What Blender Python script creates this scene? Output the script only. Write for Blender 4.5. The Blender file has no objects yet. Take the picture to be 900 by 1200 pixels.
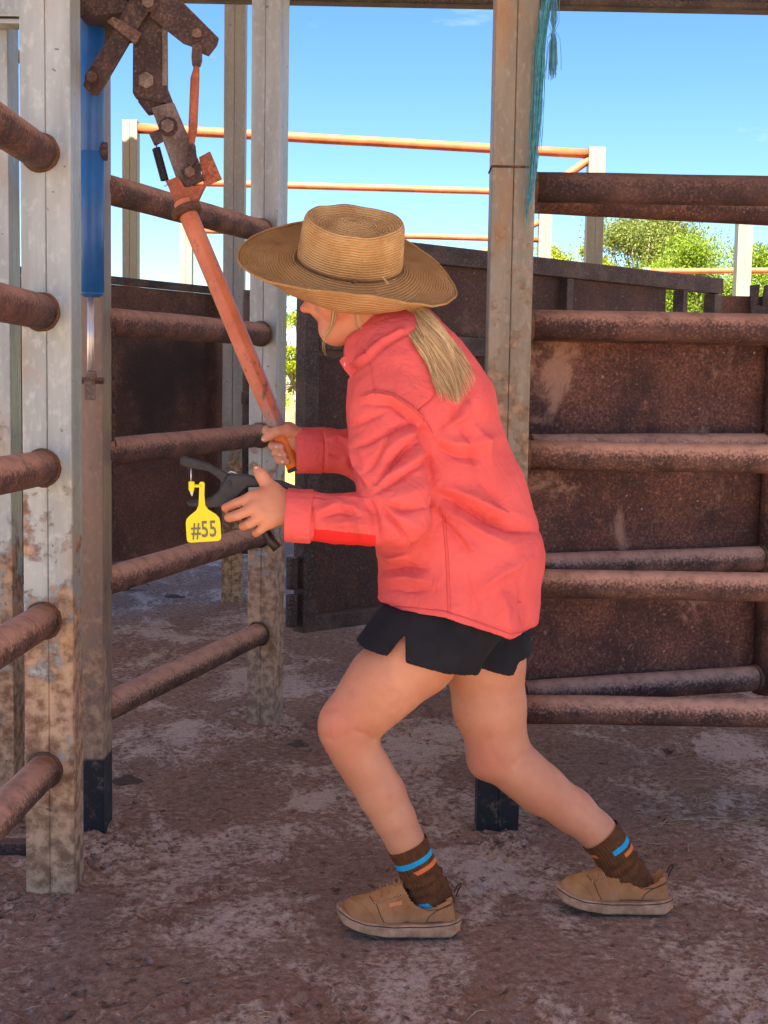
import bpy, bmesh, math, random
import numpy as np
from mathutils import Vector, Matrix, noise as mnoise

R = math.radians
random.seed(7)
rng = np.random.default_rng(7)
scene = bpy.context.scene
C = scene.collection

# ------------------------------------------------------------------ camera
CAM_H, FOC, PITCH, ROLL = 1.172, 1550.0, math.atan(141 / 1550.0), R(0.95)
cam_data = bpy.data.cameras.new('camera')
cam_data.sensor_fit = 'HORIZONTAL'
cam_data.sensor_width = 36.0
cam_data.lens = FOC / 900.0 * 36.0
cam_data.clip_start = 0.05
cam_data.clip_end = 3000.0
cam = bpy.data.objects.new('camera', cam_data)
CAM_R = Matrix.Rotation(math.pi / 2 - PITCH, 3, 'X') @ Matrix.Rotation(ROLL, 3, 'Z')
cam.matrix_world = Matrix.Translation((0, 0, CAM_H)) @ CAM_R.to_4x4()
C.objects.link(cam)
scene.camera = cam

# ------------------------------------------------------------------ sky
SUN_EL, SUN_AZ = R(52.0), R(184.0)          # azimuth clockwise from +Y: behind the photographer
world = bpy.data.worlds.new('World')
scene.world = world
world.use_nodes = True
wn, wl = world.node_tree.nodes, world.node_tree.links
wn.clear()
w_out = wn.new('ShaderNodeOutputWorld')
w_bg = wn.new('ShaderNodeBackground')
w_bg.inputs['Strength'].default_value = 0.05
sky = wn.new('ShaderNodeTexSky')
sky.sky_type = 'NISHITA'
sky.sun_disc = False
sky.sun_elevation = SUN_EL
sky.sun_rotation = SUN_AZ
sky.altitude = 300.0
sky.air_density = 1.0
sky.dust_density = 0.5
sky.ozone_density = 3.5
tc = wn.new('ShaderNodeTexCoord')
mp = wn.new('ShaderNodeMapping')
mp.inputs['Scale'].default_value = (1.0, 1.0, 3.6)
mp.inputs['Location'].default_value = (2.2, 3.4, 0.62)
cn = wn.new('ShaderNodeTexNoise')
cn.inputs['Scale'].default_value = 5.5
cn.inputs['Detail'].default_value = 7.0
cn.inputs['Roughness'].default_value = 0.55
cr = wn.new('ShaderNodeValToRGB')
cr.color_ramp.elements[0].position = 0.60
cr.color_ramp.elements[1].position = 0.82
cr.color_ramp.elements[1].color = (0.8, 0.8, 0.8, 1)
mixc = wn.new('ShaderNodeMixRGB')
mixc.inputs['Color2'].default_value = (4.6, 4.8, 5.1, 1)
wl.new(tc.outputs['Generated'], mp.inputs['Vector'])
wl.new(mp.outputs['Vector'], cn.inputs['Vector'])
wl.new(cn.outputs['Fac'], cr.inputs['Fac'])
wl.new(cr.outputs['Color'], mixc.inputs['Fac'])
hs = wn.new('ShaderNodeHueSaturation')
hs.inputs['Saturation'].default_value = 1.25
hs.inputs['Hue'].default_value = 0.508
hs.inputs['Value'].default_value = 0.74
wl.new(sky.outputs['Color'], hs.inputs['Color'])
wl.new(hs.outputs['Color'], mixc.inputs['Color1'])
wl.new(mixc.outputs['Color'], w_bg.inputs['Color'])
wl.new(w_bg.outputs['Background'], w_out.inputs['Surface'])

# ------------------------------------------------------------------ sun
sun_data = bpy.data.lights.new('sun', 'SUN')
sun_data.energy = 5.0
sun_data.angle = R(0.53)
sun_data.color = (1.0, 0.95, 0.86)
sun = bpy.data.objects.new('sun', sun_data)
sdir = Vector((math.sin(SUN_AZ) * math.cos(SUN_EL), math.cos(SUN_AZ) * math.cos(SUN_EL), math.sin(SUN_EL)))
sun.rotation_euler = sdir.to_track_quat('Z', 'Y').to_euler()
sun.location = (0, -4, 8)
C.objects.link(sun)

vs = scene.view_settings
vs.view_transform = 'Standard'
vs.look = 'None'
vs.exposure = 2.75
vs.gamma = 1.0
vs.use_curve_mapping = False
scene.cycles.max_bounces = 8
scene.cycles.diffuse_bounces = 5

# ------------------------------------------------------------------ helpers
def ray(px, py):
    return CAM_R @ Vector(((px - 450.0) / FOC, -(py - 600.0) / FOC, -1.0))

def at(px, py, Y):
    """the point of the vertical plane y = Y that photo pixel (px, py) looks at"""
    d = ray(px, py)
    t = Y / d.y
    return Vector((d.x * t, Y, CAM_H + d.z * t))

def gnd(px, py, z=0.0):
    d = ray(px, py)
    t = (z - CAM_H) / d.z
    return Vector((d.x * t, d.y * t, z))

ORG = {}

def tag(o, label=None, cat=None, group=None, kind=None):
    if label: o['label'] = label
    if cat: o['category'] = cat
    if group: o['group'] = group
    if kind: o['kind'] = kind
    return o

def thing(name, loc, label, cat, group=None):
    o = bpy.data.objects.new(name, None)
    o.empty_display_size = 0.1
    o.location = loc
    C.objects.link(o)
    ORG[o.name] = Vector(loc)
    return tag(o, label, cat, group)

class MB:
    def __init__(s):
        s.v, s.f, s.m, s.sm = [], [], [], []
    def face(s, idx, m=0, smooth=False):
        s.f.append(idx); s.m.append(m); s.sm.append(smooth)
    def box(s, c, size, rot=None, m=0):
        c = Vector(c); b = len(s.v)
        for dx in (-.5, .5):
            for dy in (-.5, .5):
                for dz in (-.5, .5):
                    p = Vector((dx * size[0], dy * size[1], dz * size[2]))
                    if rot is not None: p = rot @ p
                    s.v.append(tuple(c + p))
        for q in ((0, 1, 3, 2), (4, 6, 7, 5), (0, 4, 5, 1), (2, 3, 7, 6), (0, 2, 6, 4), (1, 5, 7, 3)):
            s.face(tuple(b + i for i in q), m)
        return s
    def tube(s, pts, rad, n=16, m=0, cap=True, flat=1.0, up=None):
        """a tube through pts; rad a number or one per point; flat squashes one cross axis"""
        pts = [Vector(p) for p in pts]
        if not hasattr(rad, '__len__'): rad = [rad] * len(pts)
        b = len(s.v); N = None
        for i, p in enumerate(pts):
            t = (pts[min(i + 1, len(pts) - 1)] - pts[max(i - 1, 0)]).normalized()
            if N is None:
                a = Vector(up) if up is not None else (Vector((0, 0, 1)) if abs(t.z) < .9 else Vector((0, 1, 0)))
                N = a
            N = (N - t * N.dot(t)).normalized()
            B = t.cross(N)
            for k in range(n):
                a = 2 * math.pi * k / n
                s.v.append(tuple(p + N * (math.cos(a) * rad[i] * flat) + B * (math.sin(a) * rad[i])))
        for i in range(len(pts) - 1):
            for k in range(n):
                s.face((b + i * n + k, b + i * n + (k + 1) % n, b + (i + 1) * n + (k + 1) % n, b + (i + 1) * n + k), m, True)
        if cap:
            s.face(tuple(b + k for k in reversed(range(n))), m)
            e = b + (len(pts) - 1) * n
            s.face(tuple(e + k for k in range(n)), m)
        return s
    def prism(s, poly, depth_vec, m=0):
        """poly: 3D outline; extruded by depth_vec"""
        d = Vector(depth_vec); n = len(poly); b = len(s.v)
        for p in poly: s.v.append(tuple(Vector(p)))
        for p in poly: s.v.append(tuple(Vector(p) + d))
        s.face(tuple(b + i for i in range(n)), m)
        s.face(tuple(b + n + i for i in reversed(range(n))), m)
        for i in range(n):
            j = (i + 1) % n
            s.face((b + j, b + i, b + n + i, b + n + j), m)
        return s
    def ball(s, c, r, n=10, m=0, sc=(1, 1, 1)):
        c = Vector(c); b = len(s.v); rows = n // 2
        for i in range(rows + 1):
            th = math.pi * i / rows
            for k in range(n):
                a = 2 * math.pi * k / n
                s.v.append((c.x + r * sc[0] * math.sin(th) * math.cos(a), c.y + r * sc[1] * math.sin(th) * math.sin(a), c.z + r * sc[2] * math.cos(th)))
        for i in range(rows):
            for k in range(n):
                s.face((b + i * n + k, b + (i + 1) * n + k, b + (i + 1) * n + (k + 1) % n, b + i * n + (k + 1) % n), m, True)
        return s
    def mesh(s, name, off=(0, 0, 0)):
        me = bpy.data.meshes.new(name)
        off = Vector(off)
        me.from_pydata([tuple(Vector(p) - off) for p in s.v], [], s.f)
        me.polygons.foreach_set('material_index', s.m)
        me.polygons.foreach_set('use_smooth', s.sm)
        me.update()
        return me

def obj(name, mb, mats, parent=None, bevel=0.0, seg=2, label=None, normals=True):
    off = ORG.get(parent.name, Vector((0, 0, 0))) if parent is not None else Vector((0, 0, 0))
    me = mb.mesh(name, off) if isinstance(mb, MB) else mb
    if isinstance(mb, MB) and normals:
        bm = bmesh.new(); bm.from_mesh(me)
        bmesh.ops.recalc_face_normals(bm, faces=bm.faces)
        if bevel > 0:
            es = [e for e in bm.edges if len(e.link_faces) == 2 and e.calc_face_angle(0) > R(35)]
            bmesh.ops.bevel(bm, geom=es, offset=bevel, segments=seg, profile=.6, affect='EDGES', clamp_overlap=True)
        bm.to_mesh(me); bm.free()
    for m in (mats if isinstance(mats, (list, tuple)) else [mats]):
        me.materials.append(m)
    o = bpy.data.objects.new(name, me)
    C.objects.link(o)
    if parent is not None:
        o.parent = parent
        ORG[o.name] = off
    if label: o['label'] = label
    return o

# ------------------------------------------------------------------ materials
class NT:
    """short hand for building node trees"""
    def __init__(s, name):
        s.mat = bpy.data.materials.new(name); s.mat.use_nodes = True
        s.n, s.l = s.mat.node_tree.nodes, s.mat.node_tree.links
        s.n.clear()
        s.out = s.n.new('ShaderNodeOutputMaterial')
        s.b = s.n.new('ShaderNodeBsdfPrincipled')
        s.l.new(s.b.outputs[0], s.out.inputs['Surface'])
        s.tc = s.n.new('ShaderNodeTexCoord')
        s.geo = s.n.new('ShaderNodeNewGeometry')
    def set(s, **k):
        for a, v in k.items():
            nm = {'rough': 'Roughness', 'metal': 'Metallic', 'spec': 'Specular IOR Level', 'sheen': 'Sheen Weight', 'sss': 'Subsurface Weight'}[a]
            s.put(v, s.b.inputs[nm])
    def put(s, v, sock):
        if hasattr(v, 'is_output') or isinstance(v, bpy.types.NodeSocket): s.l.new(v, sock)
        else: sock.default_value = v
    def noise(s, scale, detail=5, rough=.55, vec=None, stretch=None, loc=None, dist=0.0):
        t = s.n.new('ShaderNodeTexNoise')
        t.inputs['Scale'].default_value = scale
        t.inputs['Detail'].default_value = detail
        t.inputs['Roughness'].default_value = rough
        t.inputs['Distortion'].default_value = dist
        v = vec if vec is not None else s.geo.outputs['Position']
        if stretch or loc:
            m = s.n.new('ShaderNodeMapping')
            if stretch: m.inputs['Scale'].default_value = stretch
            if loc: m.inputs['Location'].default_value = loc
            s.l.new(v, m.inputs['Vector']); v = m.outputs['Vector']
        s.l.new(v, t.inputs['Vector'])
        return t.outputs['Fac']
    def vor(s, scale, feature='F1', vec=None):
        t = s.n.new('ShaderNodeTexVoronoi'); t.feature = feature
        t.inputs['Scale'].default_value = scale
        s.l.new(vec if vec is not None else s.geo.outputs['Position'], t.inputs['Vector'])
        return t.outputs['Distance']
    def ramp(s, fac, lo, hi, a=0.0, b=1.0):
        t = s.n.new('ShaderNodeMapRange'); t.interpolation_type = 'SMOOTHSTEP'
        t.inputs['From Min'].default_value = lo; t.inputs['From Max'].default_value = hi
        t.inputs['To Min'].default_value = a; t.inputs['To Max'].default_value = b
        s.l.new(fac, t.inputs['Value'])
        return t.outputs['Result']
    def mix(s, fac, a, b):
        t = s.n.new('ShaderNodeMix'); t.data_type = 'RGBA'
        s.put(fac, t.inputs['Factor'])
        for v, i in ((a, 'A'), (b, 'B')):
            so = [x for x in t.inputs if x.name == i and x.type == 'RGBA'][0]
            if isinstance(v, (tuple, list)): so.default_value = (v[0], v[1], v[2], 1)
            else: s.l.new(v, so)
        return [x for x in t.outputs if x.type == 'RGBA'][0]
    def math(s, op, a, b=0.0):
        t = s.n.new('ShaderNodeMath'); t.operation = op
        s.put(a, t.inputs[0]); s.put(b, t.inputs[1])
        return t.outputs[0]
    def xyz(s, vec=None):
        t = s.n.new('ShaderNodeSeparateXYZ')
        s.l.new(vec if vec is not None else s.geo.outputs['Position'], t.inputs[0])
        return t.outputs
    def attr(s, name, out='Fac'):
        t = s.n.new('ShaderNodeAttribute'); t.attribute_name = name
        return t.outputs[out]
    def color(s, c):
        if isinstance(c, (tuple, list)): s.b.inputs['Base Color'].default_value = (c[0], c[1], c[2], 1)
        else: s.l.new(c, s.b.inputs['Base Color'])
    def bump(s, h, strength=.3, dist=.005):
        t = s.n.new('ShaderNodeBump')
        t.inputs['Strength'].default_value = strength; t.inputs['Distance'].default_value = dist
        prev = s.b.inputs['Normal'].links
        if prev: s.l.new(prev[0].from_socket, t.inputs['Normal'])
        s.l.new(h, t.inputs['Height']); s.l.new(t.outputs[0], s.b.inputs['Normal'])

def m_rust(name, base=(.16, .080, .060), dark=(.048, .028, .028), dust=(.40, .225, .165), dust_toplight=.9, speck=.5, rough=.75):
    n = NT(name)
    a = n.noise(9, 8, .65)
    b = n.noise(60, 6, .7)
    col = n.mix(n.ramp(a, .35, .68), dark, base)
    col = n.mix(n.ramp(b, .55, .75, 0, speck), col, (.20, .085, .045))
    gran = n.noise(130, 4, .7)
    patch = n.ramp(n.noise(6, 4, .6), .35, .65, .35, 1)
    col = n.mix(n.math('MULTIPLY', patch, n.ramp(gran, .42, .60, .7, 0)), col, tuple(v * .55 for v in dark))
    col = n.mix(n.math('MULTIPLY', patch, n.ramp(gran, .56, .68, 0, .42)), col, dust)
    col = n.mix(n.ramp(n.noise(3.5, 6, .65, loc=(4, 1, 2)), .58, .70, 0, .55), col, tuple(v * .8 for v in base))
    # dry dust on the upper side of the steel; also paints in top light
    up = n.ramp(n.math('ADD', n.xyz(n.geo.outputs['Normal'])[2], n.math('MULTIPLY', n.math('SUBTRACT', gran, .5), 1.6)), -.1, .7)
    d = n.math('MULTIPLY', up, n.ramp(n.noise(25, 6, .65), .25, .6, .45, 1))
    col = n.mix(n.math('MULTIPLY', d, dust_toplight), col, dust)
    col = n.mix(n.ramp(n.noise(140, 3, .6), .70, .76, 0, .5), col, (.33, .25, .19))
    n.color(col)
    n.set(rough=rough, spec=.25)
    n.bump(n.noise(90, 6, .7), .35, .004)
    n.bump(n.noise(14, 4, .6), .2, .01)
    return n.mat

def m_galv(name, tint=(.40, .41, .40), dark=(.24, .25, .25), mud_lo=.05, mud_hi=1.15, rustcol=(.26, .15, .075), coat=0.0, coat_h=.205, mud_amt=1.0, stain=.35):
    n = NT(name)
    P = n.geo.outputs['Position']
    z = n.xyz()[2]
    streak = n.noise(18, 4, .55, stretch=(1, 1, .12))
    spang = n.noise(70, 3, .5, stretch=(1, 1, .6))
    col = n.mix(n.ramp(streak, .3, .7, .35, 1), dark, tint)
    col = n.mix(n.ramp(spang, .5, .75, 0, .45), col, tuple(min(1, c * 1.35) for c in tint))
    # rust stains, running down
    st = n.noise(7, 6, .6, stretch=(1, 1, .35), loc=(2.2, .3, .1))
    col = n.mix(n.math('MULTIPLY', n.ramp(st, .52, .72), stain), col, rustcol)
    # splashed mud, thicker low down
    h = n.ramp(z, mud_lo, mud_hi, 1, 0)
    mn = n.noise(13, 9, .68)
    mm = n.ramp(n.math('ADD', n.math('MULTIPLY', h, .42), mn), .66, .78)
    mm = n.math('MULTIPLY', mm, mud_amt)
    mudc = n.mix(n.ramp(n.noise(35, 5, .6), .35, .65), (.20, .115, .065), (.50, .34, .21))
    if coat:
        e = n.math('ADD', z, n.math('MULTIPLY', n.noise(6, 2, .5), .02))
        cm = n.ramp(e, coat_h + .004, coat_h + .014, 1, 0)
        cc = n.mix(n.ramp(n.noise(30, 8, .7), .52, .70), (.016, .017, .020), (.15, .105, .08))
        col = n.mix(mm, col, mudc)
        col = n.mix(n.math('MULTIPLY', cm, n.ramp(n.noise(17, 8, .7), .60, .68, 1, .25)), col, cc)
    else:
        col = n.mix(mm, col, mudc)
    sp = n.ramp(n.noise(46, 3, .5), .70, .74)
    col = n.mix(n.math('MULTIPLY', sp, .8), col, (.10, .06, .04))
    n.color(col)
    n.set(rough=n.ramp(mm, 0, 1, .5, .95), metal=n.ramp(mm, 0, 1, .4, 0), spec=.45)
    n.bump(mm, .6, .004)
    n.bump(n.noise(120, 4, .6), .12, .002)
    return n.mat

def m_simple(name, col, rough=.6, metal=0.0, var=.12, scale=30, bump=.1, bscale=120, bdist=.002, spec=.4):
    n = NT(name)
    c = n.mix(n.ramp(n.noise(scale, 5, .6), .3, .7), tuple(v * (1 - var) for v in col), tuple(min(1, v * (1 + var)) for v in col))
    n.color(c); n.set(rough=rough, metal=metal, spec=spec)
    if bump: n.bump(n.noise(bscale, 5, .6), bump, bdist)
    return n.mat

M = {}
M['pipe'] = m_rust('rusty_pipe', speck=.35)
M['pipe_low'] = m_rust('dusty_pipe', base=(.21, .112, .080), dark=(.06, .036, .031), dust=(.52, .30, .215), dust_toplight=.95)
M['pipe_dark'] = m_rust('dark_pipe', base=(.105, .058, .050), dark=(.045, .028, .029), dust=(.20, .115, .092), dust_toplight=.6, speck=.2)
M['gate_sheet'] = None
def m_sheet(name, base, dark, flake, dusty, burnt=None):
    n = NT(name)
    a = n.noise(5, 8, .65)
    col = n.mix(n.ramp(a, .3, .7), dark, base)
    col = n.mix(n.ramp(n.noise(24, 8, .72), .55, .70, 0, .85), col, flake)
    z = n.xyz()[2]
    low = n.ramp(z, .2, 1.15, .25, -.02)
    sp = n.ramp(n.math('ADD', n.noise(48, 5, .75), n.math('MULTIPLY', low, .35)), .66, .76, 0, .75)
    col = n.mix(sp, col, dusty)
    gran = n.noise(120, 5, .75)
    col = n.mix(n.ramp(gran, .40, .60, .70, 0), col, tuple(v * .6 for v in dark))
    col = n.mix(n.ramp(gran, .58, .70, 0, .55), col, dusty)
    fl = n.ramp(n.noise(75, 2, .5, stretch=(1, 1, .7)), .745, .77, 0, .8)
    col = n.mix(fl, col, (.42, .35, .28))
    st_ = n.ramp(n.noise(3.0, 7, .7, dist=.5, loc=(7, 2, 5)), .56, .66, 0, .5)
    col = n.mix(st_, col, tuple(min(1, v * 1.15) for v in dusty))
    if burnt:
        v = n.n.new('ShaderNodeVectorMath'); v.operation = 'DISTANCE'
        n.l.new(n.geo.outputs['Position'], v.inputs[0]); v.inputs[1].default_value = burnt
        r = n.math('ADD', v.outputs['Value'], n.math('MULTIPLY', n.noise(4, 6, .6), .7))
        col = n.mix(n.ramp(r, .5, .95, .88, 0), col, (.02, .017, .018))
    n.color(col); n.set(rough=.8, spec=.2)
    n.bump(n.noise(70, 7, .72), .6, .006)
    n.bump(n.noise(9, 3, .5), .25, .02)
    return n.mat
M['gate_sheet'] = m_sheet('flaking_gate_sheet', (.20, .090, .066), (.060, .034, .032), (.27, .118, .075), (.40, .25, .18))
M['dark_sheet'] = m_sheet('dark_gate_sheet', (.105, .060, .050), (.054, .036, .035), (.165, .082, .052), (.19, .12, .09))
M['back_sheet'] = m_sheet('back_yard_sheet', (.20, .098, .070), (.10, .055, .045), (.25, .125, .080), (.28, .17, .125), burnt=tuple(at(205, 450, 6.8)))
M['frame'] = m_rust('dark_frame_steel', base=(.10, .075, .068), dark=(.04, .032, .034), dust=(.20, .15, .125), dust_toplight=.6, speck=.2)
M['linkage'] = m_rust('grimy_linkage_steel', base=(.10, .062, .052), dark=(.035, .022, .022), dust=(.22, .13, .10), dust_toplight=.5, speck=.3, rough=.6)
M['galv_near'] = m_galv('galvanised_muddy', tint=(.37, .415, .405), dark=(.22, .25, .245), mud_hi=1.35, rustcol=(.32, .18, .08), stain=.6)
M['galv_coat'] = m_galv('galvanised_coated_foot', tint=(.21, .155, .125), dark=(.11, .082, .070), mud_hi=.9, coat=1, mud_amt=.6, stain=.6)
M['galv_mid'] = m_galv('galvanised_stained', tint=(.34, .365, .365), dark=(.21, .225, .225), mud_hi=1.55, stain=.45, mud_amt=.9)
M['galv_right'] = m_galv('galvanised_rust_streaked', tint=(.27, .235, .17), dark=(.15, .125, .09), rustcol=(.30, .14, .045), mud_lo=.2, mud_hi=2.1, coat=1, coat_h=.30, mud_amt=.7, stain=.95)
M['galv_far'] = m_galv('galvanised_clean', tint=(.22, .21, .155), dark=(.18, .172, .13), mud_amt=.1, stain=.1)
M['galv_back'] = m_galv('galvanised_dull', tint=(.21, .22, .22), dark=(.14, .145, .145), mud_hi=1.5, stain=.35)
M['orange_rail'] = m_simple('orange_painted_pipe', (.33, .082, .024), .6, 0, .2, 8)
M['weld'] = m_rust('weld_rust', base=(.17, .08, .04), dark=(.06, .035, .025), dust=(.22, .12, .07), dust_toplight=.4)
# ================================================================== the setting
FOOT_L, FOOT_R = gnd(470, 1098), gnd(716, 1076)

def fade(x, a, b):
    t = min(1.0, max(0.0, (x - a) / (b - a)))
    return t * t * (3 - 2 * t)

MOUNDS = []      # (x, y, radius, height): soil kicked up round the post feet

def ground_h(x, y):
    near = 1 - fade(math.hypot(x - .2, y - 4.6), 4.0, 7.5)
    if near <= 0: return 0.0
    h = mnoise.noise((x * 1.3, y * 1.3, 1.7)) * .010
    h += mnoise.noise((x * 6, y * 6, 4.1)) * .0065
    c = mnoise.fractal((x * 26, y * 26, 8.3), .7, 2.1, 4)
    h += max(-.4, c) * .0060
    rough = max(0, mnoise.noise((x * 2.1 + 9, y * 2.1, 3.3)) + .05)
    h += abs(mnoise.noise((x * 38, y * 38, 2.0))) * .012 * rough
    keep = min(fade(math.hypot((x - FOOT_L.x) * .75, y - FOOT_L.y), .08, .24), fade(math.hypot((x - FOOT_R.x) * .75, y - FOOT_R.y), .08, .24))
    h = h * (.15 + .85 * keep) - .006 * (1 - keep)
    for mx, my, mr, mh in MOUNDS:
        d = math.hypot(x - mx, y - my)
        if d < mr:
            h += mh * (1 - fade(d, mr * .3, mr)) * (.6 + .8 * abs(mnoise.noise((x * 22, y * 22, 6.0))) + .25 * mnoise.noise((x * 60, y * 60, 1.0)))
    return h * near

# ---- posts -------------------------------------------------------
# each is two steel channels welded toe to toe
def post(c, w, d, top, mat, label, yaw=0.0, base=-.25, plates=(), split='x'):
    c = Vector((c[0], c[1], 0))
    t = thing('steel_post', c, label, 'post', 'square steel posts of the yard')
    rot = Matrix.Rotation(yaw, 3, 'Z')
    for s in (-1, 1):
        mb = MB()
        if split == 'x':
            mb.box(c + rot @ Vector((s * w * .2505, 0, 0)) + Vector((0, 0, (top + base) / 2)), (w * .499, d, top - base), rot)
        else:
            mb.box(c + rot @ Vector((0, s * d * .2505, 0)) + Vector((0, 0, (top + base) / 2)), (w, d * .499, top - base), rot)
        obj('channel', mb, mat, t, bevel=.0045, seg=3)
    for z in plates:
        mb = MB().box(c + Vector((0, 0, z)), (w + .006, d + .006, .006), rot)
        obj('splice_seam', mb, M['weld'], t, bevel=.002)
    MOUNDS.append((c.x, c.y - d * .3, w * 1.5, .010))
    return t

ROOF_Z = 3.85
POST_TOP = ROOF_Z - .13
post((-.7535, 3.00), .111, .10, POST_TOP, M['galv_near'], 'large pale galvanised steel post caked in dried mud at its foot, nearest the camera')
post((-.775, 3.43), .11, .11, POST_TOP, M['galv_coat'], 'brown stained steel post behind the blue cylinder, with a black coated foot')
post((-1.024, 3.48), .11, .10, POST_TOP, M['galv_near'], 'steel post cut off by the left edge of the picture')
post((-.410, 4.60), .10, .10, POST_TOP, M['galv_mid'], 'grey galvanised post between the side rails and the dark sheeted gate', yaw=R(-15), plates=(1.705,))
post((-.827, 7.21), .112, .10, POST_TOP, M['galv_back'], 'dull grey steel post at the end of the back sheeted panel')
rp = gnd(583, 975)
post((rp.x, rp.y + .05), .112, .10, POST_TOP, M['galv_right'], 'rust streaked steel post behind the person with blue twine tied on it', plates=(1.752,))
MOUNDS += [(-.70, 3.20, .20, .020), (-1.0, 3.0, .22, .018)]

# ---- ground ------------------------------------------------------
def axis(dense, lo, hi, far):
    left, right = [], []
    st, v = dense[1] - dense[0], dense[0]
    while v > -far:
        st *= 1.35; v -= st; left.append(v)
    st, v = dense[-1] - dense[-2], dense[-1]
    while v < far:
        st *= 1.35; v += st; right.append(v)
    return left[::-1] + list(dense) + right
ys_d = list(1.85 * np.exp(np.arange(0, math.log(8.6 / 1.85), .0043)))
xs_d = list(np.arange(-2.1, 2.5, .0105))
XS, YS = axis(xs_d, 0, 0, 1500), axis(ys_d, 0, 0, 1500)
nx, ny = len(XS), len(YS)
gv = np.zeros((ny, nx, 3))
gv[:, :, 0] = np.array(XS)[None, :]; gv[:, :, 1] = np.array(YS)[:, None]
for j, y in enumerate(YS):
    if y < -4 or y > 13: continue
    row = gv[j]
    for i, x in enumerate(XS):
        if -8 < x < 8: row[i, 2] = ground_h(x, y)
# hoof and boot prints pressed into the soil
hp_rng = random.Random(91)
GX, GY = gv[:, :, 0], gv[:, :, 1]
XA, YA = np.array(XS), np.array(YS)
for k in range(170):
    y0 = 2.3 + 4.2 * hp_rng.random() ** 1.4; x0 = hp_rng.uniform(-.34, .36) * y0
    if math.hypot(x0 - FOOT_L.x, y0 - FOOT_L.y) < .22 or math.hypot(x0 - FOOT_R.x, y0 - FOOT_R.y) < .22: continue
    an = hp_rng.uniform(0, 6.3); dp = hp_rng.uniform(.004, .011); sc_ = hp_rng.uniform(.8, 1.25)
    i0, i1 = np.searchsorted(XA, (x0 - .14, x0 + .14)); j0, j1 = np.searchsorted(YA, (y0 - .14, y0 + .14))
    gx, gy = GX[j0:j1, i0:i1] - x0, GY[j0:j1, i0:i1] - y0
    u_, v_ = gx * math.cos(an) + gy * math.sin(an), -gx * math.sin(an) + gy * math.cos(an)
    for sd in (-1, 1):
        q_ = np.sqrt((u_ / (.052 * sc_)) ** 2 + ((v_ - sd * .024 * sc_) / (.020 * sc_)) ** 2)
        gv[j0:j1, i0:i1, 2] += -dp * np.clip(1.25 - q_, 0, 1) ** .7 + dp * .5 * np.exp(-((q_ - 1.35) / .22) ** 2)
ii = np.arange(ny * nx).reshape(ny, nx)
gf = np.stack([ii[:-1, :-1], ii[:-1, 1:], ii[1:, 1:], ii[1:, :-1]], -1).reshape(-1, 4)

def np_mesh(name, v, f, smooth=True):
    me = bpy.data.meshes.new(name)
    v = np.asarray(v, dtype=np.float32).reshape(-1, 3); f = np.asarray(f, dtype=np.int32)
    k = f.shape[1]
    me.vertices.add(len(v)); me.vertices.foreach_set('co', v.ravel())
    me.loops.add(f.size); me.loops.foreach_set('vertex_index', f.ravel())
    me.polygons.add(len(f))
    me.polygons.foreach_set('loop_start', np.arange(0, f.size, k, dtype=np.int32))
    me.polygons.foreach_set('loop_total', np.full(len(f), k, dtype=np.int32))
    me.polygons.foreach_set('use_smooth', np.full(len(f), smooth))
    me.update(calc_edges=True); me.validate()
    return me

n = NT('yard_soil')
P = n.xyz()
big = n.noise(.9, 5, .6)
med = n.noise(2.3, 8, .68, dist=.7, stretch=(1.15, .8, 1))
fine = n.noise(46, 8, .78)
grit = n.noise(160, 4, .65)
col = n.mix(n.ramp(fine, .3, .7), (.215, .124, .082), (.46, .30, .21))
pale = n.ramp(n.math('ADD', n.math('MULTIPLY', med, .75), n.math('ADD', n.math('MULTIPLY', big, .25), n.math('MULTIPLY', n.math('SUBTRACT', fine, .5), .45))), .485, .59)
pc = n.mix(n.ramp(grit, .3, .7), (.58, .435, .33), (.80, .63, .50))
col = n.mix(n.math('MULTIPLY', pale, .82), col, pc)
col = n.mix(n.ramp(n.noise(95, 3, .6), .62, .72, 0, .7), col, (.60, .45, .35))
col = n.mix(n.ramp(n.noise(26, 5, .65), .56, .70, 0, .75), col, (.075, .045, .034))
# beyond the covered yard: dry pale earth, then grass
dry = n.mix(n.ramp(n.noise(1.2, 6, .6), .3, .7), (.30, .185, .12), (.44, .285, .19))  # camera side lies out of view, reddened to bounce warm fill
gr = n.mix(n.ramp(n.noise(.6, 7, .65), .35, .65), (.16, .17, .04), (.33, .29, .10))
yy = n.math('ADD', P[1], n.math('MULTIPLY', n.noise(.7, 4, .6), 2.0))
gm = n.ramp(yy, 13.5, 15.5)
n1 = n.math('MAXIMUM', n.ramp(yy, 10.0, 12.0), n.ramp(yy, 2.9, 2.0))
col = n.mix(n1, col, dry)
col = n.mix(gm, col, gr)
n.color(col); n.set(rough=1.0, spec=.04)
n.bump(n.noise(55, 8, .75), .9, .010)
n.bump(grit, .45, .003)
M['soil'] = n.mat
gme = np_mesh('ground', gv, gf)
ground = obj('ground', gme, M['soil']); tag(ground, kind='structure')

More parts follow.
